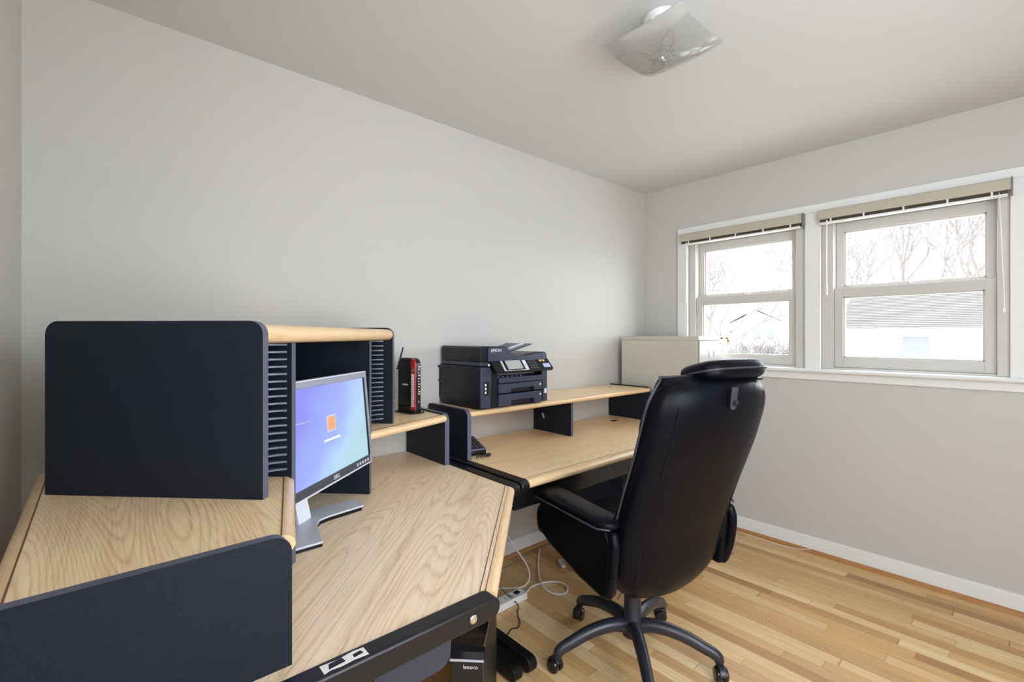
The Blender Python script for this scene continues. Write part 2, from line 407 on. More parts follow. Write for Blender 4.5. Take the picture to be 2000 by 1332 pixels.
struct('trim_7', b, TRIMW, bevel=.003)  # casing of the added window behind the camera

# ------------------------------------------------------------------ blinds
def blind(label, y0, y1, wand_y, cord_y, rx):
    r=thing('raised_blind',label,'blind',(XB-.04,(y0+y1)/2,2.0),0,'raised blinds at the top of the windows')
    xa,xb=XB-.062,XB-.0215
    obj('valance', MB().prism(rpoly([(0,0),(xb-xa,0),(xb-xa,.056),(0,.056)],[.003,0,0,.008],4),y0,y1,(V(xa,0,2.010),V(1,0,0),ZV,V(0,1,0))), BEIGE, r, world=True)
    b=MB()
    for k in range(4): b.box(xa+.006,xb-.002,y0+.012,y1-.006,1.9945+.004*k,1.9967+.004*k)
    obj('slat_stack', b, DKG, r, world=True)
    obj('bottom_rail', MB().box(xa+.004,xb,y0+.01,y1-.004,1.984,1.9935), WHITEP, r, bevel=.002, world=True)
    for q in (.08,.28,.5,.72,.92):
        yy=y0+(y1-y0)*q; obj('ladder_clip', MB().box(xa+.0005,xa+.005,yy-.004,yy+.004,1.983,2.0105), WHITEP, r, world=True)
    obj('end_cap', MB().box(xa-.003,xb-.001,y0-.006,y0,1.985,2.068), plain('blind_bracket_grey',S(120,118,112),.4,metal=.5) if 'blind_bracket_grey' not in D.materials else D.materials['blind_bracket_grey'], r, world=True)
    w=MB().tube([(xa-.004,wand_y,2.0),(xa-.006,wand_y+.001,1.80),(xa-.008,wand_y,1.62)],.0035,8)
    w.tube([(xa-.008,wand_y,1.62),(xa-.009,wand_y,1.56)],[.0055,.0065],8)
    obj('tilt_wand', w, WHITEP, r, world=True)
    if cord_y:
        obj('pull_cord', MB().tube(spline([(xa-.004,cord_y,2.0),(xa-.006,cord_y-.008,1.8),(xa-.004,cord_y-.014,1.6),(xa-.004,cord_y-.018,1.45)],6),.0014,6).ball((xa-.004,cord_y-.018,1.44),.005,.005,.012,8,6), WHITEP, r, world=True)
    return r
blind('beige slatted blind drawn fully up over the window beside the filing cabinet', .988, 1.785, 1.735, None, 0)
blind('beige slatted blind drawn fully up over the wider window at the right, with pull cord', .112, .9, .855, .150, 0)

# ------------------------------------------------------------------ corner desk with hutch
CX,CY=-.115,2.12
root=thing('corner_desk','oak-topped corner desk with black hutch, raised side shelves and slotted disc racks','desk',(.45,1.5,0))
ZD=.742
# worktop
poly=[(CX,.843),(.660,.843),(1.185,1.368),(1.185,CY),(CX,CY)]
obj('worktop', MB().prism(poly,.706,ZD), OAK_DIAG, root, world=True)
def nose(p0,p1,out,z1,r,ext=0,groove=True):
    """half round front edge from p0 to p1 with its top at z1; out = outward unit vector"""
    p0=Vector(p0);p1=Vector(p1);d=(p1-p0); L=d.length; d.normalize(); out=Vector(out).normalized()
    prof=[(0,-2*r)]+[( .004+r*1.15*math.cos(a), -r+r*math.sin(a)) for a in [(-PI/2+PI*i/14) for i in range(15)]]+[(0,0)]
    return MB().prism(prof,-ext,L+ext,(V(p0.x,p0.y,z1),V(out.x,out.y,0),ZV,V(d.x,d.y,0)))
def groove(p0,p1,out,z1):
    p0=Vector(p0);p1=Vector(p1);d=(p1-p0).normalized();out=Vector(out).normalized()
    return MB().prism([(-.0012,-.0005),(.0012,-.0005),(.0012,.0004),(-.0012,.0004)],0,(p1-p0).length,(V(p0.x,p0.y,z1),V(out.x,out.y,0),ZV,V(d.x,d.y,0)))
s2=math.sqrt(.5)
p0=(.662,.843); p1=(1.187,1.368)
e=obj('front_edge', nose((.664,.8435),(1.184,1.3665),(1,-1),ZD+.001,.018), EDGE_D, root, world=True)
obj('seam', groove((.645,.8440),(1.1845,1.384),(1,-1),ZD+.0002), GROOVE, e, world=True)
# end rails (rounded front tip)
def rail(o,along,thick,L,z0=.699,z1=.747,th=.043):
    r=(z1-z0)/2
    prof=[(0,z0)]+[(L-r+r*math.cos(a),(z0+z1)/2+r*math.sin(a)) for a in [(-PI/2+PI*i/12) for i in range(13)]]+[(0,z1)]
    return MB().prism(prof,0,th,(Vector(o),Vector(along),ZV,Vector(thick)))
rl=obj('end_rail', rail((CX,.8,0),(1,0,0),(0,1,0),.672-CX), RAIL, root, bevel=.006, bseg=3, world=True)
Mbolt=Matrix.Rotation(PI/2,4,'X')
obj('bolt', MB().lathe([(.0095,0),(.0095,.002),(.0075,.004),(.004,.004),(.0035,.002)],(.595,.8,.722),20,M=Mbolt), CHROME, rl, world=True)
b=MB().prism([(0,0),(.012,.004),(.03,.001),(.052,.003),(.079,0),(.079,.024),(.06,.026),(.03,.022),(.0,.025)],0,.0006,(V(.288,.8068,.7472),V(1,0,0),V(0,1,0),ZV))
obj('torn_sticker', b, WHITEP, rl, world=True)
b=MB().prism([(0,0),(.03,.002),(.028,.015),(.004,.013)],0,.0007,(V(.298,.8135,.7476),V(1,0,0),V(0,1,0),ZV)).prism([(0,0),(.018,.002),(.016,.011),(.001,.009)],0,.0007,(V(.343,.8145,.7476),V(1,0,0),V(0,1,0),ZV))
obj('sticker_print', b, RAIL, rl, world=True)
obj('end_rail', rail((1.185,CY,0),(0,-1,0),(1,0,0),CY-1.342), RAIL, root, bevel=.006, bseg=3, world=True)
# side frames: leg panel + foot
def foot(o,along,thick,L,th=.05):
    r=.03
    prof=[(0,.008)]+[(L-r+r*math.cos(a),.008+r+r*math.sin(a)) for a in [(-PI/2+PI*i/12) for i in range(13)]]+[(0,.008+2*r)]
    b=MB().prism(prof,0,th,(Vector(o),Vector(along),ZV,Vector(thick)))
    c=Vector(o)+Vector(thick)*th/2
    for q in (.06,L-.06): b.lathe([(.014,0),(.014,.01)],c+Vector(along)*q,12)
    return b
def legset(par, x0,x1, y0,y1,yp0,yp1):
    l=obj('leg', MB().box(x0+.008,x1-.008,yp0,yp1,.07,.699), PLAST, par, bevel=.005, world=True)
    obj('foot', foot((x0,y1,0),(0,-1,0),(1,0,0),y1-y0,x1-x0), PLAST, l, bevel=.004, world=True)
legset(root,1.172,1.214,1.315,2.08,1.62,2.0)
l=obj('leg', MB().box(-.02,.36,.808,.836,.07,.699), PLAST, root, bevel=.005, world=True)
obj('foot', foot((-.08,.8,0),(1,0,0),(0,1,0),.70,.044), PLAST, l, bevel=.004, world=True)
obj('modesty_panel', MB().box(.36,1.172,1.99,2.005,.30,.70), LAM, root, world=True)
obj('modesty_panel', MB().box(-.02,-.005,.85,1.99,.30,.70), LAM, root, world=True)
# sloping support bracket seen below the left rail
obj('support_bracket', MB().prism(rpoly([(0,0),(.177,0),(.177,.094),(0,.094)],[0,.03,0,0]),0,.006,(V(.400,.857,.605),V(1,0,0),ZV,V(0,1,0))), laminate('bracket_grey',(.05,.052,.065,1)), root, world=True)

# riser wings
ZR0,ZR1=.932,.965
dirL=Vector((s2,s2)); dirN=Vector((-s2,s2))
def LN(l,n): return dirL*l+dirN*n      # hutch frame -> world
LD=(1.147,1.166); RD=(1.682,1.701)     # dividers, along the hutch
NF=.628
pD=LN(RD[1],NF+.02); pB=Vector((0,0))
xr=RD[1]/s2                              # x+y on that line
wr=[(1.163,1.792),(pD.x,pD.y),(xr-CY,CY),(1.163,CY)]
obj('raised_shelf', MB().prism(wr,ZR0,ZR1), OAK_X2, root, world=True)
xl=LD[0]/s2; pE=LN(LD[0],NF+.02)
wl=[(CX+.02,.897),(.245,.897),(pE.x,pE.y),(CX+.02,xl-CX-.02)]
sl=obj('raised_shelf', MB().prism(wl,ZR0,ZR1), OAK_Y, root, world=True)
# bullnoses of the wings
def seg_nose(p0,p1,mat,par,z1=ZR1+.0008,r=.0165):
    p0=Vector(p0[:2]);p1=Vector(p1[:2]); d=(p1-p0).normalized(); out=Vector((d.y,-d.x))
    o=obj('rounded_edge', nose(p0,p1,out,z1,r), mat, par, world=True)
    obj('seam', groove(p0-out*.0,p1-out*.0,out,z1+.0003), GROOVE, o, world=True)
seg_nose(wl[1],wl[2],EDGE_Y,root)
seg_nose((CX+.02,xl-CX-.03),(CX+.02,.897),EDGE_Y,root)
seg_nose(wr[1],wr[0],EDGE_X,root)
# riser end panels
prof=rpoly([(0,ZD),(.347,ZD),(.347,.972),(0,.972)],[0,0,.032,.02],6)
obj('shelf_end_panel', MB().prism(prof,0,.023,(V(1.163,CY,0),V(0,-1,0),ZV,V(1,0,0)),0,1), [LAM,LAME], root, world=True)
prof=rpoly([(0,ZD),(.372,ZD),(.372,.972),(0,.972)],[0,0,.030,.02],6)
obj('shelf_end_panel', MB().prism(prof,0,.020,(V(CX,.877,0),V(1,0,0),ZV,V(0,1,0)),0,1), [LAM,LAME], root, world=True)
# hutch
def hp(l0,l1,n0,n1,z0,z1,par,name,mats=(LAM,LAME),round_top=0):
    o=LN(l0,n0)
    prof=[(0,z0),(n1-n0,z0),(n1-n0,z1),(0,z1)]
    prof=rpoly(prof,[0,0,round_top,round_top],6)
    return obj(name, MB().prism(prof,0,l1-l0,(V(o.x,o.y,0),V(dirN.x,dirN.y,0),ZV,V(dirL.x,dirL.y,0)),0,1), list(mats), par, world=True)
hp(.982,1.002,.602,1.106,ZR1+.0005,1.353,root,'hutch_side_panel',round_top=.03)
hp(1.868,1.888,.602,1.106,ZR1+.0005,1.353,root,'hutch_side_panel',round_top=.03)
hp(LD[0],LD[1],NF,.98,ZD+.0005,1.302,root,'hutch_divider')
hp(RD[0],RD[1],NF,.98,ZD+.0005,1.302,root,'hutch_divider')
hp(LD[1],RD[0],.955,.97,ZD+.0005,1.302,root,'hutch_back_panel',mats=(LAM,LAM))
hp(1.002,LD[0],.955,.97,ZR1+.0005,1.302,root,'hutch_back_panel',mats=(LAM,LAM))
hp(RD[1],1.868,.955,.97,ZR1+.0005,1.302,root,'hutch_back_panel',mats=(LAM,LAM))
a=LN(1.002,.63);c=LN(1.868,.63);d=LN(1.868,1.09);e_=LN(1.002,1.09)
ht=obj('hutch_top', MB().prism([a[:],c[:],d[:],e_[:]],1.303,1.3455), oak('oak_laminate_hutch',rad(45),(0,.8,0)), root, world=True)
obj('rounded_edge', nose(a,c,(1,-1),1.346,.0214), EDGE_D, ht, world=True)
# slotted disc racks in the side cubbies
def rack(l0,l1):
    r=obj('disc_rack', MB().prism([LN(l0,.80)[:],LN(l1,.80)[:],LN(l1,.81)[:],LN(l0,.81)[:]],ZR1+.002,1.301), PLAST, root, world=True)
    w=l1-l0
    for k in range(18):
        z=.983+k*.0184
        pts=[]
        for i in range(13):
            t=i/12; dep=.640+.055*(4*t*(1-t))**.8
            pts.append(LN(l0+.0005+(w-.001)*t,dep)[:])
        pts+= [LN(l1-.0005,.80)[:],LN(l0+.0005,.80)[:]]
        obj('rack_rib', MB().prism(pts,z,z+.0045), RIB, r, world=True)
rack(1.002,LD[0]); rack(RD[1],1.868)
# paint flecks and scratches on the worktop
DP_=plain('dried_paint',S(236,232,226),.6)
for x,y,w,h,a in [(1.085,1.36,.017,.010,.4),(1.10,1.372,.010,.006,1.1),(1.125,1.375,.006,.005,0),(.905,1.115,.008,.004,.5),(.885,1.05,.007,.009,.1),(1.06,1.20,.004,.004,0),(.86,.995,.003,.003,0)]:
    n=7; pts=[(x+w/2*math.cos(2*PI*k/n+a)*random.uniform(.6,1.1),y+h/2*math.sin(2*PI*k/n+a)*random.uniform(.6,1.1)) for k in range(n)]
    obj('paint_fleck', MB().prism(pts,ZD+.0001,ZD+.0005), DP_, root, world=True)
for (xa,ya,xb,yb) in [(.80,1.22,.93,1.325),(.905,1.30,.93,1.33),(.84,1.262,.885,1.29)]:
    d=Vector((xb-xa,yb-ya)).normalized(); q=Vector((d.y,-d.x))*.0006
    obj('scratch', MB().prism([(xa-q.x,ya-q.y),(xa+q.x,ya+q.y),(xb+q.x,yb+q.y),(xb-q.x,yb-q.y)],ZD+.0001,ZD+.0003), DP_, root, world=True)

# ------------------------------------------------------------------ long desk
root=thing('long_desk','long oak-topped desk with a low raised shelf under the printer','desk',(2.06,1.75,0))
obj('worktop', MB().box(1.292,2.835,1.385,CY,.706,ZD), OAK_X, root, world=True)
e=obj('front_edge', nose((1.2925,1.385),(2.8345,1.385),(0,-1),ZD+.001,.018), EDGE_X, root, world=True)
obj('seam', groove((1.2925,1.4),(2.8345,1.4),(0,-1),ZD+.0002), GROOVE, e, world=True)
for x in (1.249,2.835):
    obj('end_rail', rail((x,CY,0),(0,-1,0),(1,0,0),CY-1.356,th=.043), RAIL, root, bevel=.006, bseg=3, world=True)
legset(root,1.249,1.291,1.315,2.08,1.62,2.0); legset(root,2.835,2.877,1.40,2.08,1.62,2.0)
obj('modesty_panel', MB().prism([(1.29,.42),(2.12,.42),(2.12,.10),(2.836,.10),(2.836,.705),(1.29,.705)],2.02,2.035,(V(0,0,0),V(1,0,0),ZV,V(0,1,0))), LAM, root, world=True)
b=MB().box(1.33,2.80,1.495,1.507,.575,.70).box(1.33,2.80,1.507,1.80,.575,.585).box(1.33,1.342,1.507,1.80,.585,.70).box(2.788,2.80,1.507,1.80,.585,.70)
dr=obj('keyboard_drawer', b, plain('drawer_black',(.012,.012,.014,1),.25), root, bevel=.002, world=True)
obj('drawer_lip', MB().tube([(1.335,1.490,.698),(2.795,1.490,.698)],.0045,8), PLAST, dr, world=True)
obj('raised_shelf', MB().box(1.311,2.815,1.80,CY,.938,.965), OAK_X2, root, world=True)
e=obj('rounded_edge', nose((1.311,1.80),(2.815,1.80),(0,-1),.9655,.014), EDGE_X, root, world=True)
prof=rpoly([(0,ZD),(.343,ZD),(.343,.973),(0,.973)],[0,0,.034,.02],6)
for x,w in ((1.289,.022),(2.815,.022)):
    obj('shelf_end_panel', MB().prism(prof,0,w,(V(x,CY,0),V(0,-1,0),ZV,V(1,0,0)),0,1), [LAM,LAME], root, world=True)
mp=obj('shelf_divider', MB().prism([(0,ZD),(.31,ZD),(.31,.9375),(0,.9375)],0,.018,(V(2.042,CY-.004,0),V(0,-1,0),ZV,V(1,0,0)),0,1), [LAM,LAME], root, world=True)
obj('cable_clip', MB().box(-.003,0,-.006,.006,-.017,.017,M=Matrix.Translation((2.0418,2.03,.835))@Matrix.Rotation(rad(-28),4,'X')), plain('clip_grey',S(190,190,184),.4), mp, bevel=.001, world=True)
obj('grommet', MB().prism(rpoly([(-.03,-.014),(.03,-.014),(.03,.014),(-.03,.014)],.005),ZD+.0002,ZD+.002,(V(2.64,1.945,0),V(1,0,0),V(0,1,0),ZV)), RAIL, root, world=True)

# ------------------------------------------------------------------ printer
root=thing('printer','black multifunction printer with tilted touch panel standing on the raised shelf','printer',(1.358,1.772,.9665))
W,DP=.447,.345
b=MB()
# carcass with recess at front
b.box(0,.060,.0,DP,.006,.205); b.box(.41,W,.0,DP,.006,.205); b.box(.06,.41,.06,DP,.006,.205); b.box(.06,.41,.0,.06,.19,.205)
b.box(.02,.42,.02,DP-.02,0,.006)
bd=obj('body', b, [PRN], root, bevel=.004)
obj('front_panel', MB().box(.0,.060,-.008,.0,.008,.203), PRNF, root, bevel=.006, bseg=3)
obj('front_panel', MB().box(.412,W,-.008,0,.008,.203), PRNF, root, bevel=.006, bseg=3)
obj('card_slot', MB().prism(rpoly([(.018,.07),(.048,.07),(.048,.135),(.018,.135)],.005),0,.002,(V(0,-.0085,0),V(1,0,0),ZV,V(0,-1,0))), PLASTG, root)
b=MB()
for k in range(3): b.box(.021,.029,-.0125,-.0105,.078+k*.018,.089+k*.018)
obj('slot_label', b, WHITEP, root)
# rear side ledge handles
b=MB().box(-.006,.03,DP-.09,DP+.018,.187,.200).box(-.004,.03,DP-.075,DP+.02,.115,.125).box(.0,.40,DP,DP+.012,.03,.19)
obj('rear_cover', b, PRN, root, bevel=.003)
# trays
def tray(z0,z1,nm):
    y0=-.004; cut=.5*(z1-z0)
    prof=[(.108,z0),(.185,z0),(.188,z0+cut*.9),(.345,z0+cut*.9),(.348,z0),(.402,z0),(.402,z1),(.108,z1)]
    o=obj(nm, MB().prism(prof,0,.05,(V(0,-.012,0),V(1,0,0),ZV,V(0,1,0))), PRNF, root, bevel=.002)
    obj('tray_recess', MB().box(.188,.345,.004,.012,z0,z0+cut*.9), PRN, o)
    obj('tray_label', MB().box(.385,.394,-.0128,-.0122,z1-.022,z1-.012), WHITEP, o)
tray(.008,.066,'paper_tray'); tray(.072,.118,'paper_tray')
obj('output_tray', MB().box(.108,.405,-.014,.08,.122,.148).box(.108,.402,-.0165,-.014,.142,.149), PRNF, root, bevel=.003)
b=MB()
for k in range(6): b.box(.11+.03*k,.118+.03*k,.0,.01,.149,.1535)
b.box(.075,.385,.03,.045,.158,.172)
obj('output_rollers', b, plain('printer_grey',S(120,122,128),.4), root)
obj('column_strip', MB().box(.062,.105,-.004,.06,.008,.190), PRN, root, bevel=.003)
# scanner unit + document feeder
b=MB().box(.006,W-.004,.004,DP-.006,.207,.228); obj('scanner_base', b, PRNF, root, bevel=.004)
prof=rpoly([(.004,.229),(W-.002,.229),(W-.002,.268),(.37,.272),(.25,.250),(.205,.256),(.165,.300),(.004,.304)],[.004,.004,.012,.02,.02,.02,.02,.014],5)
lid=obj('document_feeder', MB().prism(prof,0,DP-.008,(V(0,.0,0),V(1,0,0),ZV,V(0,1,0))), PRN, root, bevel=.003)
prof=rpoly([(.045,.231),(W-.004,.231),(W-.004,.262),(.37,.262),(.25,.250),(.20,.256),(.16,.296),(.045,.298)],[.002,.002,.01,.02,.02,.02,.02,.012],5)
obj('feeder_face', MB().prism(prof,0,.005,(V(0,-.006,0),V(1,0,0),ZV,V(0,1,0))), PRNF, lid)
Mt=Matrix.Translation((.205,0,.262))@Matrix.Rotation(rad(-14),4,'Y')
obj('feeder_tray', MB().box(0,.19,.05,.30,.0,.006,M=Mt), PRNF, lid, bevel=.002)
for q in ((.06,.17,.09,.10,.006,.016),(.06,.17,.25,.26,.006,.016)): obj('paper_guide', MB().box(*q,M=Mt), SILV, lid, bevel=.001)
text('brand_lettering','EPSON',.021,TXT,root,frameM((.095,-.0065,.282),(1,0,0),(0,0,1),(0,-1,0)))
obj('status_mark', MB().ball((.048,-.008,.213),.006,.002,.006,10,6), WHITEP, root)
# control panel: tilted slab
Mp=frameM((.070,-.045,.178),(1,0,0),(0,.62,.785),(0,-.785,.62))
cp=obj('control_panel', MB().prism(rpoly([(0,0),(.392,0),(.382,.082),(-.012,.082)],[.012,.012,.006,.006]),-.012,.0,(V(*Mp.translation),Mp.col[0].xyz,Mp.col[1].xyz,Mp.col[2].xyz)), PLAST, root, bevel=.002)
def onp(x0,x1,y0,y1,h,mat,name,par=cp,rd=.002,h0=.0):
    return obj(name, MB().prism(rpoly([(x0,y0),(x1,y0),(x1,y1),(x0,y1)],rd),h0,h,(V(*Mp.translation),Mp.col[0].xyz,Mp.col[1].xyz,Mp.col[2].xyz)), mat, par)
onp(.050,.215,.006,.076,.0012,SILV,'screen_bezel'); onp(.062,.190,.009,.073,.0018,PLAST,'screen_surround')
onp(.078,.178,.014,.069,.0024,plain('printer_touchscreen',S(176,178,172),.25),'touch_screen')
for q in (.012,.042): onp(.194,.210,q,q+.018,.0024,WHITEP,'panel_button')
for i in range(4):
    for j in range(3): onp(.232+j*.019,.245+j*.019,.012+i*.016,.020+i*.016,.0025,plain('key_grey',S(92,94,102),.4) if 'key_grey' not in D.materials else D.materials['key_grey'],'panel_key')
onp(.325,.372,.014,.038,.003,plain('start_key',S(190,205,235),.3),'start_button')
for q in (.312,.335): onp(q,q+.015,.052,.064,.0028,plain('amber_key',S(232,190,120),.4) if 'amber_key' not in D.materials else D.materials['amber_key'],'panel_key')
obj('side_badge', MB().box(.423,.440,-.0092,-.0085,.05,.075), WHITEP, root)

# ------------------------------------------------------------------ modem router
root=thing('modem_router','upright black modem router with red stripe and small antenna beside the hutch','router',(1.088,1.958,.9665),rad(281+90))
# local: front faces -Y
prof=rpoly([(-.060,.012),(.060,.012),(.060,.252),(-.060,.252)],[.0,.0,.03,.03],6)   # (y,z)
o=obj('body', MB().prism(prof,-.019,.019,(V(0,0,0),V(0,1,0),ZV,V(1,0,0))), PLASTG, root, bevel=.005, bseg=3)
obj('base', MB().prism(rpoly([(-.045,-.072),(.045,-.072),(.045,.072),(-.045,.072)],.03),0,.006).prism(rpoly([(-.026,-.064),(.026,-.064),(.026,.064),(-.026,.064)],.02),.006,.014), PLASTG, root, bevel=.002)
RED=plain('router_red',S(176,34,36),.3)
def arc_strip(x,side,y_off,w,mat,name,za,zb,t=.0008):
    return obj(name, MB().box(x,x+t*side,y_off,y_off+w,za,zb), mat, root)
# red stripe wraps the left face near the front and over the top corner
prof=rpoly([(-.0606,.016),(-.034,.016),(-.034,.2526),(-.0606,.2526)],[0,0,0,.026],8)
obj('red_stripe', MB().prism(prof,-.0200,-.0120,(V(0,0,0),V(0,1,0),ZV,V(1,0,0))), RED, root)
obj('address_label', MB().box(-.0206,-.0200,-.057,-.039,.03,.180), WHITEP, root)
b=MB()
for k in range(5): b.box(-.0210,-.0206,-.054,-.048,.035+k*.006,.039+k*.006)
for k in range(8): b.box(-.0210,-.0206,-.053,-.044,.075+k*.010,.0775+k*.010)
obj('label_print', b, PLAST, root)
obj('green_mark', MB().ball((-.0205,-.048,.196),.001,.009,.009,12,8), plain('mark_green',S(96,130,110),.4), root)
text('brand_lettering','verizon',.013,TXT,root,frameM((-.0195,.005,.130),(0,-1,0),(0,0,1),(-1,0,0)))
b=MB()
for k,z in enumerate((.05,.085,.095,.105,.118,.130,.142,.155,.170,.182,.198,.21)): b.box(.002,.002+.004+.003*(k%3),-.0612,-.0602,z,z+.005)
obj('indicator_light', b, TXT, root)
obj('antenna', MB().tube([(-.012,.070,.200),(.012,.058,.300)],[.0042,.0034],8).tube([(-.012,.056,.205),(-.012,.073,.200)],.005,8), PLAST, root)
b=MB()
for z in (.045,.19):
    for y in (-.02,.045): b.ball((-.0195,y,z),.002,.006,.006,10,6)
obj('wall_mount_pad', b, PLAST, root)
o=obj('router_lead', MB().tube(spline([(1.055,2.04,1.03),(1.02,2.065,.995),(.96,2.06,.972),(.90,2.06,.9705)],8),.0035,8), PLAST, root, world=True)
o=obj('router_lead', MB().tube(spline([(1.055,2.045,1.045),(1.01,2.085,1.045),(.97,2.06,1.00),(.93,2.03,.9705),(.86,2.05,.9705)],8),.0022,8), WHITEP, root, world=True)

# ------------------------------------------------------------------ phone
root=thing('desk_phone','small black corded desk phone with keypad on the long desk beside the shelf end','telephone',(1.392,1.900,ZD+.0005),rad(-14))
prof=[(-.085,0),(.085,0),(.085,.052),(.075,.060),(-.078,.030),(-.085,.022)]   # (y,z)
bd=obj('body', MB().prism(rpoly(prof,[.003,.003,.006,.01,.008,.004],3),-.050,.052,(V(0,0,0),V(0,1,0),ZV,V(1,0,0))), PLAST, root, bevel=.003)
sl=math.atan2(.030,.153)
Mk=Matrix.Translation((0,0,.046))@Matrix.Rotation(sl,4,'X')
b=MB()
for i in range(6):
    for j in range(4): b.box(-.038+j*.022,-.022+j*.022,-.072+i*.022,-.060+i*.022,-.002,.004,M=Mk)
obj('keypad', b, plain('phone_key',(.05,.05,.062,1),.35), root, bevel=.001)
obj('front_lip', MB().tube([(-.046,-.084,.028),(.05,-.084,.028)],.004,8), plain('phone_lip',S(120,118,140),.25), root)
pts=[]
P=spline([(1.345,1.838,.765),(1.370,1.800,.752),(1.405,1.785,.749),(1.425,1.778,.749),(1.395,1.763,.749),(1.335,1.772,.749)],40)
for i,p in enumerate(P):
    a=i*.9; k=P[min(i+1,len(P)-1)]-P[max(i-1,0)]; k.normalize(); u=V(0,0,1); u=(u-k*u.dot(k)).normalized(); w=k.cross(u)
    pts.append(p+(u*math.cos(a)+w*math.sin(a))*.0045)
obj('coiled_cord', MB().tube(pts,.0017,5), PLASTG, root, world=True)

# ------------------------------------------------------------------ monitor
YAW=rad(39.4)
root=thing('monitor','silver-framed flat monitor showing a blue sign-in screen inside the hutch','monitor',(.530,1.428,ZD+.0005),YAW)
MW,MH=.470,.312; z0=.138
Mt=Matrix.Translation((0,0,z0))@Matrix.Rotation(rad(-5),4,'X')     # leans back
FR=plain('monitor_bezel_silver',S(150,152,166),.35,metal=.2); FRD=plain('monitor_bezel_dark',S(58,60,70),.35)
def MBt(): return MB()
hw=MW/2; bz=.016
b=MB()
b.box(-hw,-hw+bz,-.022,.012,0,MH,M=Mt); b.box(hw-bz,hw,-.022,.012,0,MH,M=Mt); b.box(-hw+bz,hw-bz,-.022,.012,MH-.018,MH,M=Mt)
fr=obj('frame', b, FR, root, bevel=.002)
obj('lower_bezel', MB().box(-hw+bz,hw-bz,-.020,.012,.004,.027,M=Mt), FRD, fr, bevel=.001)
obj('bottom_strip', MB().box(-hw+bz,hw-bz,-.0225,.012,0.0,.0045,M=Mt), SILV, fr)
obj('top_strip', MB().box(-hw,hw,-.020,.014,MH,MH+.004,M=Mt), SILV, fr)
b=MB()
for k in range(5): b.box(hw-.110+k*.018,hw-.102+k*.018,-.0212,-.020,.010,.019,M=Mt)
obj('button', b, SILV, fr)
text('brand_lettering','DELL',.016,TXT,fr,Mt@frameM((0,-.0203,.0145),(1,0,0),(0,0,1),(0,-1,0)))
# screen
m,t,bs=nt('sign_in_screen')
tc=t.nodes.new('ShaderNodeTexCoord'); sp=t.nodes.new('ShaderNodeSeparateXYZ'); t.links.new(tc.outputs['Generated'],sp.inputs[0])
cr=t.nodes.new('ShaderNodeValToRGB'); e=cr.color_ramp.elements
e[0].position=0; e[0].color=S(134,140,236); e[1].position=1; e[1].color=S(176,214,226)
k=e.new(.45); k.color=S(160,178,248); k=e.new(.75); k.color=S(178,214,244)
nn=t.nodes.new('ShaderNodeTexNoise'); nn.inputs['Scale'].default_value=2.2; t.links.new(tc.outputs['Generated'],nn.inputs['Vector'])
g=math_node(t,'ADD',math_node(t,'MULTIPLY',sp.outputs[0],.9),math_node(t,'MULTIPLY',math_node(t,'SUBTRACT',.55,sp.outputs[2]),.55))
g=math_node(t,'ADD',g,math_node(t,'MULTIPLY',math_node(t,'SUBTRACT',nn.outputs['Fac'],.5),.5))
t.links.new(g,cr.inputs[0]); t.links.new(cr.outputs[0],bs.inputs['Emission Color']); bs.inputs['Emission Strength'].default_value=.60
bs.inputs['Base Color'].default_value=(.01,.01,.012,1); bs.inputs['Roughness'].default_value=.35
SCR=m
scr=obj('screen', MB().box(-hw+bz,hw-bz,-.016,.010,.027,MH-.018,M=Mt), SCR, root, flat=True)
obj('inner_bezel', MB().box(hw-bz-.003,hw-bz,-.0215,-.016,.027,MH-.018,M=Mt), PLASTG, fr)
zc=(.027+MH-.018)/2
obj('user_tile', MB().box(-.024,.024,-.0166,-.016,zc-.008,zc+.040,M=Mt), emis('tile_frame',S(205,214,238),.95), scr)
fl=MB().box(-.020,.020,-.0170,-.0166,zc-.004,zc+.036,M=Mt); obj('user_picture', fl, emis('tile_orange',S(232,158,120),1.15), scr)
fl=MB()
for a in range(6):
    q=a*PI/3; fl.prism([(r_*math.cos(q+w_),r_*math.sin(q+w_)) for r_,w_ in ((.002,0),(.012,.35),(.016,0),(.012,-.35))],0,.0003,(Mt@V(.002,-.0171,zc+.018),V(1,0,0),(Mt.to_3x3()@V(0,0,1)),(Mt.to_3x3()@V(0,-1,0))))
obj('user_flower', fl, emis('tile_yellow',S(240,180,90),.9), scr)
obj('name_line', MB().box(-.045,.045,-.0166,-.016,zc-.034,zc-.028,M=Mt), emis('ui_white',S(240,244,255),1.0), scr)
obj('caption_line', MB().box(-.022,.022,-.0166,-.016,zc-.052,zc-.049,M=Mt), emis('ui_grey',S(176,200,236),.9), scr)
cv=spline([(-.218,0,zc+.055),(-.19,0,zc+.045),(-.14,0,zc+.040),(-.09,0,zc+.043)],8)
obj('light_arc', MB().tube([Mt@V(p.x,-.0162,p.z) for p in cv],[.0008]*(len(cv)-8)+[.0008*(1-i/8) for i in range(8)],5), emis('ui_arc',S(205,225,255),1.0), scr)
obj('cable_cover', MB().box(-.14,.14,.012,.045,.05,.25,M=Mt), FRD, root, bevel=.02, bseg=3)
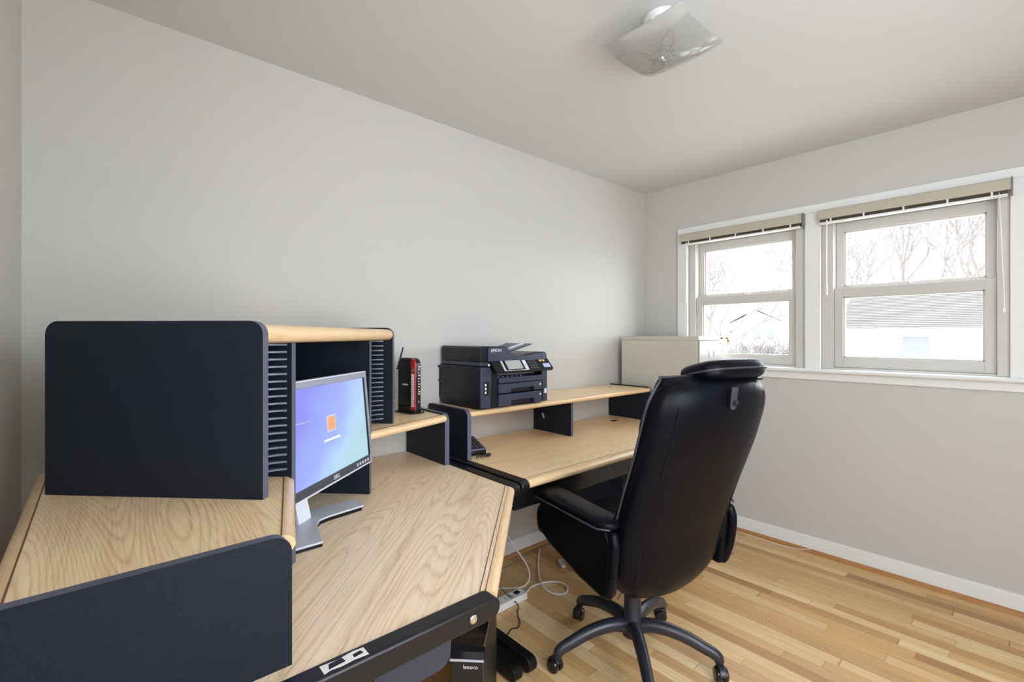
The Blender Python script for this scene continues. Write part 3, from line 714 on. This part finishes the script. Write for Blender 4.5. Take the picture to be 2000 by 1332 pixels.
# stand: swivel neck on a two-legged foot
NECK=plain('stand_white_silver',S(232,232,240),.3,metal=.1)
nb_=V(.470,1.490,.757)
ax_=V(math.cos(YAW),math.sin(YAW),0); bk_=V(-math.sin(YAW),math.cos(YAW),0)
up_=(ZV*.975+bk_*.22).normalized()
obj('neck', MB().prism(rpoly([(-.031,0),(.031,0),(.028,.17),(-.028,.17)],.004),-.004,.006,(nb_,ax_,up_,(-bk_*.975+ZV*.22).normalized())), NECK, root, bevel=.001, world=True)
obj('hinge', MB().tube([nb_+up_*.15-ax_*.03+bk_*.0,nb_+up_*.15+ax_*.03],.016,14).tube([nb_+up_*.15,nb_+up_*.15-bk_*.035],.02,12), FRD, root, world=True)
fp=rpoly([(.385,1.575),(.385,1.308),(.465,1.308),(.492,1.440),(.512,1.470),(.545,1.482),(.668,1.500),(.668,1.575)],[.03,.006,.006,.015,.015,.02,.012,.012],5)
fc=Vector((.47,1.49))
obj('base_foot', MB().prism(fp,ZD+.0105,ZD+.0165), SILV, root, bevel=.0015, world=True)
obj('base_underside', MB().prism([((x-fc.x)*.97+fc.x,(y-fc.y)*.97+fc.y) for x,y in fp],ZD+.0005,ZD+.0104), PLAST, root, world=True)

# ------------------------------------------------------------------ filing cabinet
root=thing('filing_cabinet','tall putty-coloured metal filing cabinet with keys in its lock','cabinet',(3.065,1.77,0))
x0,x1,y0,y1,H=2.902,3.236,1.478,2.075,1.318
obj('body', MB().box(x0,x1,y0+.012,y1,.0,H-.028), CABM, root, bevel=.003, world=True)
obj('top', MB().box(x0-.0005,x1+.0005,y0+.002,y1,H-.0275,H), CABM, root, bevel=.003, world=True)
dh=(H-.028-.05)/4
for k in range(4):
    za=.05+k*dh+.003; zb=.05+(k+1)*dh-.003
    d=obj('drawer', MB().box(x0+.006,x1-.006,y0-.002,y0+.0115,za,zb), CABF, root, bevel=.003, world=True)
    zm=zb-.085; xm=(x0+x1)/2
    b=MB(); b.box(xm-.036,xm-.032,y0-.006,y0-.002,zm-.022,zm+.022); b.box(xm+.032,xm+.036,y0-.006,y0-.002,zm-.022,zm+.022); b.box(xm-.032,xm+.032,y0-.006,y0-.002,zm-.022,zm-.019); b.box(xm-.032,xm+.032,y0-.006,y0-.002,zm+.019,zm+.022)
    obj('label_frame', b, SILV, d, world=True)
    obj('pull_handle', MB().prism(rpoly([(0,0),(.022,0),(.022,.02),(0,.02)],[0,.008,.008,0]),xm-.06,xm+.06,(V(0,y0-.002,zm-.075),V(0,-1,0),ZV,V(1,0,0))), CHROME, d, world=True)
    obj('latch', MB().box(x1-.055,x1-.025,y0-.005,y0-.002,zb-.02,zb-.014), PLAST, d, world=True)
lk=obj('lock', MB().lathe([(.008,0),(.008,.006),(.0065,.012)],(x1-.018,y0+.002,H-.014),16,M=Matrix.Rotation(PI/2,4,'X')), BRASS, root, world=True)
obj('key', MB().box(x1-.020,x1-.016,y0-.030,y0-.010,H-.016,H-.011).lathe([(.0085,-.001),(.0085,.001)],(x1-.018,y0-.038,H-.014),14,M=Matrix.Rotation(PI/2,4,'Y')), BRASS, lk, world=True)
obj('key', MB().tube([(x1-.018,y0-.044,H-.016),(x1-.018,y0-.046,H-.024)],.0012,6).lathe([(.008,-.001),(.008,.001)],(x1-.018,y0-.046,H-.031),14,M=Matrix.Rotation(PI/2,4,'Y')).box(x1-.020,x1-.016,y0-.048,y0-.044,H-.060,H-.037), BRASS, lk, world=True)

# ------------------------------------------------------------------ office chair
ALPHA=rad(76)
root=thing('office_chair','black leather high-backed swivel chair pulled up to the long desk','chair',(1.646,1.122,0),ALPHA-PI/2)
# local: +Y = the way the chair faces, +X = its right side
hub=obj('hub', MB().lathe([(.030,.095),(.042,.10),(.045,.15),(.036,.165),(.034,.262),(.030,.266)],(0,0,0),28), CHP, root)
obj('gas_column', MB().lathe([(.026,.266),(.026,.30),(.018,.302),(.018,.37),(.04,.372),(.04,.392)],(0,0,0),24), PLASTG, root)
angs=[rad(a)-(ALPHA-PI/2) for a in (9.5,81.5,153.5,225.5,297.5)]
cast_yaw=[.9,2.2,.3,4.1,2.6]
for i,a in enumerate(angs):
    d=V(math.cos(a),math.sin(a),0); 
    path=[d*.02+V(0,0,.135),d*.07+V(0,0,.150),d*.14+V(0,0,.148),d*.21+V(0,0,.132),d*.27+V(0,0,.108),d*.305+V(0,0,.094),d*.322+V(0,0,.080),d*.326+V(0,0,.062)]
    lg=obj('leg', MB().tube(spline(path,3),[.030,.030,.029,.028,.027,.027,.026,.026,.025,.025,.024,.024,.023,.023,.022,.022,.021,.021,.020,.019,.018,.016][:22],14,sx=.92,up=(0,0,1)), CHP, root, ang=60)
    c=d*.327; wy=cast_yaw[i]; ax=V(math.cos(wy),math.sin(wy),0); fw=V(-math.sin(wy),math.cos(wy),0)
    cc=c+fw*.012; b=MB()
    R=Matrix(((ax.x,fw.x,0),(ax.y,fw.y,0),(0,0,1)))
    RW=R.to_4x4()@Matrix.Rotation(PI/2,4,'Y')
    for s in (-1,1):
        b.lathe([(.008,-.002),(.024,-.002),(.027,.003),(.027,.012),(.023,.017),(.010,.019)] if s>0 else [(.010,-.019),(.023,-.017),(.027,-.012),(.027,-.003),(.024,.002),(.008,.002)],cc+ax*s*.006+V(0,0,.027),20,M=RW)
    b.lathe([(.0065,.03),(.0065,.075)],c,10)
    cas=obj('caster', b, PLASTG, lg)
    hood=[]
    for sx_ in (-.012,.012):
        pass
    prof=[(.032*math.cos(q),.027+.034*math.sin(q)) for q in [PI*.05+PI*.8*k/12 for k in range(13)]]+[(-.012,.03),(.02,.028)]
    obj('caster_hood', MB().prism(prof,-.013,.013,(cc,fw,ZV,ax)), CHP, lg, bevel=.003)
# seat plate and seat
obj('mechanism', MB().box(-.09,.09,-.11,.10,.390,.418).tube([(.05,.03,.40),(.27,.06,.395)],.006,8).box(.25,.30,.05,.07,.388,.402), PLAST, root, bevel=.006)
def sup(cx,cy,cz,hx,hy,hz,e=.35,seg=28,rg=14,M=None):
    return MB().ball((cx,cy,cz),hx,hy,hz,seg,rg,M=M,e=e)
obj('seat', sup(0,.055,.490,.255,.265,.082,.45), LEATHER, root, sub=1)
# backrest (loft of rounded sections)
def back_rings(dw, dt, fwd, zlo, zhi, seg=32, wrap=.045, e=.42, N=16):
    rings=[]
    Z=[.335,.45,.60,.78,.95,1.08,1.165]; OFF=[-.165,-.212,-.244,-.303,-.368,-.408,-.428]; WD=[.185,.246,.262,.264,.268,.266,.252]
    def itp(A,z):
        if z<=Z[0]: return A[0]
        for i in range(len(Z)-1):
            if z<=Z[i+1]:
                t=(z-Z[i])/(Z[i+1]-Z[i]); t=t; return A[i]+(A[i+1]-A[i])*t
        return A[-1]
    for i in range(N+1):
        s=i/N; z=zlo+(zhi-zlo)*s
        w=itp(WD,z)+dw; o=itp(OFF,z)+fwd
        endk=1-max(0,(s-.90)/.10)**2*.55; endb=1-max(0,(.12-s)/.12)**2*.65
        w*= (1-max(0,(s-.90)/.10)**2*.13)*(1-max(0,(.15-s)/.15)**2*.35); tt=dt*endk*endb
        ring=[]
        for k in range(seg):
            a=2*PI*k/seg; ca,sa=math.cos(a),math.sin(a)
            x=w*math.copysign(abs(ca)**e,ca); y=tt*math.copysign(abs(sa)**.62,sa)
            y+= wrap*(x/w)**2 + (.008*math.sin(z*38) if fwd>.03 else 0)
            ring.append(V(x+.012*min(1,max(0,(z-.5)/.4)),y+o,z))
        rings.append(ring)
    return rings
bk=obj('backrest', MB().loft(back_rings(0,.052,0,.335,1.185)), LEATHER, root, sub=1)
cu=obj('back_cushion', MB().loft(back_rings(-.016,.046,.040,.42,1.192,N=40,wrap=.03)), LEATHER, root, sub=1)
# piping between shell and cushion: follows the side edge and crown
R=back_rings(.003,.052,.016,.345,1.180,N=24)
left=[r[16] for r in R]; right=[r[0] for r in R]
crown=[R[-1][k]+V(0,0,.006) for k in range(15,0,-1)]
obj('piping', MB().tube(left+crown+right[::-1],.0042,6), LEATHER2, bk, ang=180)
# vertical seams on the back of the shell
for xk in (-.195,.21):
    pts=[]
    for r in back_rings(0,.052,0,.36,1.165,N=20):
        q=[p for i,p in enumerate(r) if i>16]; q.sort(key=lambda p:abs(p.x-xk)); pts.append(V(xk,q[0].y-.0015-.003*0,q[0].z))
    obj('seam', MB().tube(pts,.0016,5), PLAST, bk)
# strap with stud
rr=back_rings(0,.052,0,.335,1.185); 
obj('strap', MB().prism(rpoly([(-.014,-.045),(.014,-.045),(.014,.03),(-.014,.03)],[.012,.012,.002,.002]),-.003,.002,(V(-.005,-.478,1.128),V(1,0,0),V(0,-.12,.99).normalized(),V(0,-.99,-.12).normalized())), plain('strap_grey',(.035,.038,.045,1),.4), bk, bevel=.001)
obj('stud', MB().ball((-.005,-.486,1.106),.0085,.005,.0085,12,8), PLAST, bk)
# head pillow lying over the crown
Mh=Matrix.Rotation(rad(-14),4,'X')
hd=obj('head_pillow', sup(.070,-.375,1.196,.155,.088,.038,.6,M=Mh@Matrix.Identity(4)), LEATHER, root, sub=1)
pp=[]
for k in range(41):
    a=2*PI*k/40; ca,sa=math.cos(a),math.sin(a)
    p=V(.158*math.copysign(abs(ca)**.6,ca),.091*math.copysign(abs(sa)**.6,sa),-.002); pp.append(Mh@p+V(.070,-.375,1.196))
obj('pillow_piping', MB().tube(pp,.0038,6,cap=False), LEATHER2, hd, ang=180)
obj('pillow_flap', MB().prism(rpoly([(.02,-.010),(.110,-.008),(.105,.05),(.02,.05)],.010),-.004,.003,(V(.10,-.425,1.172),V(1,0,0),V(0,1,.1).normalized(),V(0,-.1,1).normalized())), LEATHER, hd, bevel=.003)
# arms: padded side panel + top pad
def arm(s):
    prof=rpoly([(-.215,.41),(-.05,.425),(.16,.47),(.235,.50),(.245,.545),(.225,.655),(-.20,.665),(-.235,.60)],[.03,.05,.05,.03,.03,.03,.03,.04],5)
    xi,xo=(.256,.310)
    b=MB().prism(prof,min(s*xi,s*xo),max(s*xi,s*xo),(V(0,0,0),V(0,1,0),ZV,V(1,0,0)))
    a=obj('armrest', b, LEATHER, root, bevel=.018, bseg=4)
    # top pad: lofted cushion, wide at the front
    rings=[]
    for i in range(15):
        t=i/14; y=-.235+.495*t; w=.050+.012*math.sin(min(1,t*1.1)*PI/2); h=.028; zc=.672-.006*t
        k=1-max(0,(t-.86)/.14)**2*.75; kb=1-max(0,(.08-t)/.08)**2*.6
        ring=[]
        for j in range(16):
            q=2*PI*j/16; c_,s_=math.cos(q),math.sin(q)
            ring.append(V(s*.285+w*k*kb*math.copysign(abs(c_)**.7,c_), y, zc+h*kb*max(k,.5)*math.copysign(abs(s_)**.8,s_)))
        rings.append(ring)
    p=obj('arm_pad', MB().loft(rings), LEATHER, a, sub=1)
    pts=[r[0 if s>0 else 8]+V(s*.002,0,-.006) for r in rings]
    obj('piping', MB().tube([p_ for p_ in pts],.0038,6), LEATHER2, a, ang=180)
    # lower front roll and rear vertical bolster
    obj('front_roll', MB().ball((s*.284,.226,.545),.030,.034,.062,18,12,e=.8), LEATHER, a, ang=180)
    obj('rear_bolster', MB().tube(spline([(s*.290,-.228,.655),(s*.294,-.240,.60),(s*.294,-.226,.50),(s*.288,-.200,.42)],5),[.014]+[.018]*14+[.013],14), LEATHER, a, ang=180)
    return a
arm(-1); a=arm(1)
obj('buckle', MB().box(.322,.328,-.20,-.18,.60,.625), CHROME, a, bevel=.001)

# ------------------------------------------------------------------ computer tower
root=thing('computer_tower','slim black computer tower with glossy top standing on the floor under the corner desk','computer',(.825,1.138,0),rad(-45))
# local: front faces -Y
obj('case', MB().box(-.05,.05,.006,.385,.0,.398), plain('case_black',(.020,.019,.017,1),.45,spec=.35), root, bevel=.003)
obj('front_bezel', MB().box(-.05,.05,-.006,.0055,.0,.362), plain('case_front',(.028,.026,.023,1),.4,spec=.35), root, bevel=.003)
obj('glossy_top', MB().prism([(-.010,.364),(-.006,.358),(.006,.358),(.006,.3985),(.385,.3985),(.385,.406),(.045,.406),(.030,.392),(.0,.382)],-.05,.05,(V(0,0,0),V(0,1,0),ZV,V(1,0,0))), plain('tower_gloss',(.012,.012,.016,1),.08,spec=.6), root)
obj('front_trim', MB().box(-.05,.05,-.0125,-.0102,.360,.366), SILV, root)
obj('side_trim', MB().box(.0502,.0525,.0,.385,.4,.408), CHROME, root)
text('brand_lettering','lenovo',.016,TXT,root,frameM((.010,-.0063,.340),(1,0,0),(0,0,1),(0,-1,0)))
obj('side_badge', MB().box(.0502,.0508,.015,.020,.10,.17), TXT, root)
obj('power_light', MB().ball((-.01,-.0065,.10),.005,.002,.005,8,6), emis('power_blue',S(60,120,230),1.0), root)

# ------------------------------------------------------------------ floor items
root=thing('power_strip','white power strip with switch lying on the floor under the desks','power strip',(1.50,1.752,0))
obj('case', MB().prism(rpoly([(-.18,-.031),(.120,-.031),(.120,.031),(-.18,.031)],.006),.0005,.034), WHITEP, root, bevel=.003)
obj('switch', MB().box(.062,.088,-.010,.012,.0342,.040), PLAST, root, bevel=.001)
b=MB()
for k in range(4):
    x=.0-.045*k; b.box(x-.004,x-.002,-.010,-.002,.0341,.0347); b.box(x+.006,x+.008,-.010,-.002,.0341,.0347); b.ball((x+.002,.008,.0343),.003,.003,.0008,8,4)
obj('outlet', b, PLAST, root)
obj('rating_label', MB().box(.030,.040,-.02,.02,.0341,.0346), plain('label_grey',S(150,150,146),.5), root)
o=obj('strip_cord', MB().tube(spline([(1.622,1.745,.018),(1.66,1.765,.010),(1.72,1.785,.006),(1.80,1.765,.006),(1.853,1.715,.006),(1.843,1.655,.006),(1.785,1.625,.006),(1.745,1.665,.007),(1.745,1.735,.014),(1.80,1.82,.010),(1.93,1.96,.006),(2.05,2.07,.006)],10),.0042,8), WHITEP, root, world=True)
c=obj('white_cable', MB().tube(spline([(1.50,2.02,.50),(1.58,2.00,.40),(1.66,1.98,.28),(1.725,1.94,.16),(1.755,1.87,.07),(1.73,1.825,.025),(1.68,1.815,.006),(1.62,1.84,.006),(1.56,1.89,.006),(1.45,1.93,.006)],10),.0042,8), WHITEP, world=True)
tag(c,'thick white cable drooping from the long desk in a loop beside the power strip','cable')
c=obj('black_wire', MB().tube(spline([(1.475,1.795,.10),(1.515,1.752,.045),(1.535,1.70,.012),(1.495,1.658,.004),(1.455,1.598,.004),(1.420,1.577,.004),(1.397,1.589,.004),(1.33,1.56,.004),(1.27,1.56,.004)],8),.0024,6), PLAST)
tag(c,'thin black wire trailing over the power strip and across the floor','cable')
c=obj('grey_cable', MB().tube(spline([(1.32,2.03,.006),(1.55,2.06,.006),(1.75,2.03,.006),(2.0,2.075,.006),(2.35,2.08,.006)],8),.0028,6), plain('cable_grey',S(120,112,98),.5))
tag(c,'thin grey cable lying on the floor against the back wall','cable')
c=obj('telephone_wire', MB().tube(spline([(3.238,1.45,.003),(3.232,1.38,.003),(3.240,1.25,.003),(3.228,1.14,.003),(3.243,1.04,.003),(3.250,.99,.010),(3.262,.93,.030),(3.2665,.83,.055),(3.2665,.74,.082),(3.2665,.70,.0975),(3.272,.64,.0975),(3.272,.30,.0975),(3.272,.0,.0975)],8),.0020,6), WHITEP)
tag(c,'thin white wire running along the baseboard under the windows','wire')
root=thing('plastic_cap','small clear plastic cap lying on the floor behind the chair','cap',(2.01,1.85,0),rad(60))
obj('shell', MB().prism(rpoly([(-.042,-.014),(.042,-.014),(.042,.014),(-.042,.014)],.007),.0,.014), plain('clear_plastic',S(200,200,192),.2), root, bevel=.004)
obj('tip', MB().box(.042,.052,-.008,.008,.0,.010), D.materials['clear_plastic'], root, bevel=.002)

# ------------------------------------------------------------------ ceiling light
root=thing('ceiling_light','square frosted glass ceiling light with etched scrolls and centre knob','ceiling light',(1.507,.905,ZC))
N=20; hs=.152; vs=[]; fs=[]
def lampz(u,v):
    m=(abs(u)**5+abs(v)**5)**.2; return -.135+.031*m**2.2+.003*(u*u*v*v)
for th in (0,.004):
    for i in range(N+1):
        for j in range(N+1):
            u=-1+2*i/N; v=-1+2*j/N; vs.append(V(u*hs,v*hs,lampz(u,v)+th))
n1=(N+1)**2
for i in range(N):
    for j in range(N):
        a=i*(N+1)+j; fs.append([a,a+1,a+N+2,a+N+1]); fs.append([n1+a,n1+a+N+1,n1+a+N+2,n1+a+1])
def idx(i,j): return i*(N+1)+j
bd=[idx(i,0) for i in range(N)]+[idx(N,j) for j in range(N)]+[idx(N-i,N) for i in range(N)]+[idx(0,N-j) for j in range(N)]
for k in range(len(bd)):
    a=bd[k]; c=bd[(k+1)%len(bd)]; fs.append([a,c,c+n1,a+n1])
gl=obj('glass_shade', MB().add(vs,fs), FROST, root, ang=50)
obj('knob', MB().lathe([(.003,-.150),(.009,-.149),(.011,-.144),(.008,-.139),(.004,-.137),(.0035,-.04)],(0,0,0),20), CHROME, root)
obj('canopy', MB().lathe([(.065,-.001),(.065,-.012),(.058,-.022),(.02,-.03)],(0,0,0),32), WHITEP, root)
b=MB()
for s in (-1,1): b.lathe([(.012,-.030),(.013,-.045),(.026,-.070),(.030,-.088),(.022,-.108),(.004,-.116)],(s*.055,0,0),18)
obj('bulb', b, plain('bulb_white',S(235,235,230),.3), root)
# etched scrolls
def curl(cx,cy,ang,L,sg,ex=0.0,w=.0009):
    pts=[]
    for k in range(26):
        t=k/25; a=ang+sg*(t**2.2)*3.6*(.35+ex); pts.append((t,a))
    x,y=cx,cy; out=[]
    for k,(t,a) in enumerate(pts):
        x+=L/25*math.cos(a); y+=L/25*math.sin(a)
        if abs(x)>hs*.93 or abs(y)>hs*.93: break
        out.append(V(x,y,lampz(x/hs,y/hs)-.0006))
    return out
b=MB()
for q in range(4):
    a0=q*PI/2+PI/4
    for s in (-1,1):
        bx,by=.028*math.cos(a0+s*.5),.028*math.sin(a0+s*.5)
        for L,da,ex in ((.15,.15,.25),(.11,.35,.5),(.075,.2,1.1),(.055,-.1,1.3),(.05,.8,.9),(.035,1.1,.7)):
            p=curl(bx,by,a0+s*da,L,-s if da<.5 else s,ex)
            if len(p)>4: b.tube(p,[.0009*(1-.6*k/len(p)) for k in range(len(p))],5)
obj('etched_scroll', b, plain('etched_grey',S(158,157,150),.6), gl)

# ------------------------------------------------------------------ outdoors
GZ=-.85
def ogrnd():
    m,t,b=nt('bounce_ground_spare'); return plain('pale_bounce_ground',S(186,185,178),.9,vary=.1,bscale=.8)  # concealed ground, coloured pale to bounce daylight up to the ceiling
struct('ground', MB().box(XB+.6,120,-60,110,GZ-.1,GZ), ogrnd(), flat=True)
SID=plain('vinyl_siding',S(240,239,232),.6); ROOF=plain('asphalt_shingle',S(86,81,76),.9,vary=.25,bscale=3); OWIN=plain('far_window_glass',S(90,92,92),.2)
root=thing('neighbour_house','low cream-sided house with grey shingle roof beyond the right window','house',(27,3.5,GZ))
X0=24.
b=MB(); nb=13; zt=1.62
for k in range(nb):
    za=GZ+(zt-GZ)*k/nb; zb=GZ+(zt-GZ)*(k+1)/nb
    b.add([(X0-.03,-4,za),(X0-.03,6.0,za),(X0,6.0,zb),(X0,-4,zb)],[[0,1,2,3]])
b.box(X0+.001,X0+8,-4,6.0,GZ,zt)
obj('siding', b, SID, root, world=True, flat=True)
b=MB().add([(X0-.5,-4.5,1.60),(X0-.5,6.3,1.60),(X0+4,6.3,3.25),(X0+4,-4.5,3.25),(X0+8.5,6.3,1.6),(X0+8.5,-4.5,1.6)],[[0,1,2,3],[3,2,4,5],[0,3,5],[1,4,2],[0,5,4,1]])
obj('roof', b, ROOF, root, world=True, flat=True)
b=MB()
for k in range(22):
    t=k/22; b.box(X0-.5+4.5*t-.004,X0-.5+4.5*t+.05,-4.5,6.3,1.60+1.65*t,1.60+1.65*t+.03)
obj('shingle_course', b, plain('shingle_edge',S(76,72,68),.9), root, world=True, flat=True)
obj('gutter', MB().box(X0-.62,X0-.5,-4.6,6.35,1.48,1.60), WHITEP, root, world=True, flat=True)
for (ya,yb) in ((2.98,3.78),(.2,1.1)):
    w=obj('window', MB().box(X0-.08,X0-.03,ya-.1,yb+.1,-.1,1.38), WHITEP, root, world=True, flat=True)
    obj('pane', MB().box(X0-.10,X0-.08,ya,yb,.62,1.30).box(X0-.10,X0-.08,ya,yb,-.05,.56), OWIN, w, world=True, flat=True)
root=thing('white_house','white two-storey house far beyond the window beside the filing cabinet','house',(48,18,GZ))
obj('wall', MB().box(45,52,15.4,19.6,GZ,2.6).prism([(15.4,2.6),(19.6,2.6),(17.5,3.6)],45,52,(V(0,0,0),V(0,1,0),ZV,V(1,0,0))), SID, root, world=True, flat=True)
obj('roof', MB().add([(44.7,15.0,2.5),(44.7,17.5,3.75),(52.3,17.5,3.75),(52.3,15,2.5),(44.7,20,2.5),(52.3,20,2.5)],[[0,1,2,3],[1,4,5,2]]), ROOF, root, world=True, flat=True)
for ya in (16.0,17.1,18.3):
    for za in (.1,1.6):
        obj('window', MB().box(44.93,44.99,ya,ya+.55,za-.6,za+.3), OWIN, root, world=True, flat=True)
BARK=plain('bare_bark',S(98,91,86),.9,vary=.2,bscale=4)
def tree(label, x,y,h,seed,lean=(0,0),spread=.6,r0=.16,depth=6,group='bare trees outside',first=.35,zb=GZ,name='bare_tree'):
    rnd=random.Random(seed); b=MB()
    def grow(p,d,L,r,dep):
        n=4; pts=[p.copy()]; q=p.copy(); dd=d.copy()
        for k in range(n):
            dd=(dd+V(rnd.uniform(-1,1),rnd.uniform(-1,1),rnd.uniform(-.6,.9))*.13).normalized(); q=q+dd*L/n; pts.append(q.copy())
        rm=.00036*math.hypot(x,y)
        b.tube(pts,[max(rm,r*(1-.4*k/n)) for k in range(n+1)],6 if dep>3 else 4)
        if dep<=0: return
        nb=rnd.choice([2,3,3]) if dep>1 else rnd.choice([2,3,4])
        for k in range(nb):
            ax=V(rnd.uniform(-1,1),rnd.uniform(-1,1),rnd.uniform(-.2,.75)); nd=(dd*(1-spread*.55)+ax.normalized()*spread).normalized()
            s=pts[rnd.choice([2,3,4,4])] if k else q
            grow(s,nd,L*rnd.uniform(.62,.86),r*rnd.uniform(.5,.68),dep-1)
    grow(V(x,y,zb),V(lean[0],lean[1],1).normalized(),h*first,r0,depth)
    o=obj(name,b,BARK,None,flat=True)
    M=Matrix.Translation((-x,-y,-zb)); o.data.transform(M); o.location=(x,y,zb)
    return tag(o,label,'tree',group)
tree('big bare tree with long low limbs outside the window beside the cabinet',12.5,8.3,5.4,11,(-.1,-.35),.85,.13,7,first=.42)
tree('slanting bare tree in front of the white house',20,9.6,7.0,5,(.1,-.5),.6,.13,7)
tree('bare tree behind the white house, seen above its left side',60,29,12,21,(0,0),.6,.22,5)
tree('bare tree to the right of the white house',60,19,12,22,(0,0),.5,.2,5)
tree('bare tree at the left edge of the right window',74,23.6,19,31,(.0,-.1),.5,.4,6)
tree('bare tree left of the middle above the neighbour house roof',53,12.3,12.5,32,(0,0),.5,.22,5)
tree('upright bare tree in the middle above the neighbour house roof',40,6.6,12,33,(0,0),.42,.24,6)
tree('bare tree right of the middle above the neighbour house roof',52,5.4,13,34,(0,-.1),.5,.28,6)
tree('bare tree at the right edge of the right window',68,4.0,19,35,(0,0),.5,.4,6)
tree('bare tree far off between the two tallest trees',94,17.0,18,36,(0,0),.5,.24,5)
b=MB(); rnd=random.Random(3)
for k in range(700):
    x=rnd.uniform(34,43); y=x*.39+rnd.uniform(-3.6,4.5); h=rnd.uniform(.6,2.2)
    b.tube([(x,y,GZ),(x+rnd.uniform(-.4,.4),y+rnd.uniform(-.4,.4),GZ+h*.6),(x+rnd.uniform(-.8,.8),y+rnd.uniform(-.8,.8),GZ+h)],[.035,.028,.018],3)
o=obj('brushwood',b,BARK,None,flat=True); tag(o,'tangle of bare brushwood low in front of the white house','brush',kind='stuff')

# ------------------------------------------------------------------ light and camera
w=D.worlds.new('overcast_sky'); SC.world=w; w.use_nodes=True; bg=w.node_tree.nodes['Background']
bg.inputs[0].default_value=(.89,.95,1.07,1); bg.inputs[1].default_value=7.0
def area(name,loc,rot,sx,sy,power=None,portal=False,col=(1,1,1)):
    l=D.lights.new(name,'AREA'); l.shape='RECTANGLE'; l.size=sx; l.size_y=sy
    o=D.objects.new(name,l); COL.objects.link(o); o.location=loc; o.rotation_euler=rot
    if portal: l.cycles.is_portal=True
    else: l.energy=power; l.color=col
    return o
area('daylight_portal',(XB+T+.02,(W1[0]+W1[1])/2,1.6),(0,rad(90),0),.95,.80,portal=True)
area('daylight_portal',(XB+T+.02,(W2[0]+W2[1])/2,1.6),(0,rad(90),0),.95,.80,portal=True)
area('daylight_portal',((W3[0]+W3[1])/2,YD-T-.02,(W3Z[0]+W3Z[1])/2),(rad(90),0,0),W3[1]-W3[0],W3Z[1]-W3Z[0],portal=True)  # portal for the added fill window in the front wall
area('daylight_portal',(XC-T-.02,(W4[0]+W4[1])/2,(W4Z[0]+W4Z[1])/2),(0,rad(-90),0),W4Z[1]-W4Z[0],W4[1]-W4[0],portal=True)  # portal for the added fill window in the left wall
cam=D.cameras.new('camera'); co=D.objects.new('camera',cam); COL.objects.link(co); SC.camera=co
cam.sensor_width=36; cam.lens=920/2000*36; cam.shift_y=-10/2000; cam.clip_start=.02; cam.clip_end=400
co.location=(0,0,CAMZ); co.rotation_euler=(rad(90),0,rad(48.64-90))
vs_=SC.view_settings; vs_.view_transform='Standard'; vs_.look='None'; vs_.exposure=.80; vs_.gamma=1; vs_.use_curve_mapping=False
cy=SC.cycles; cy.max_bounces=12; cy.diffuse_bounces=8; cy.glossy_bounces=4; cy.transparent_max_bounces=12; cy.sample_clamp_indirect=6
cy.use_denoising=True
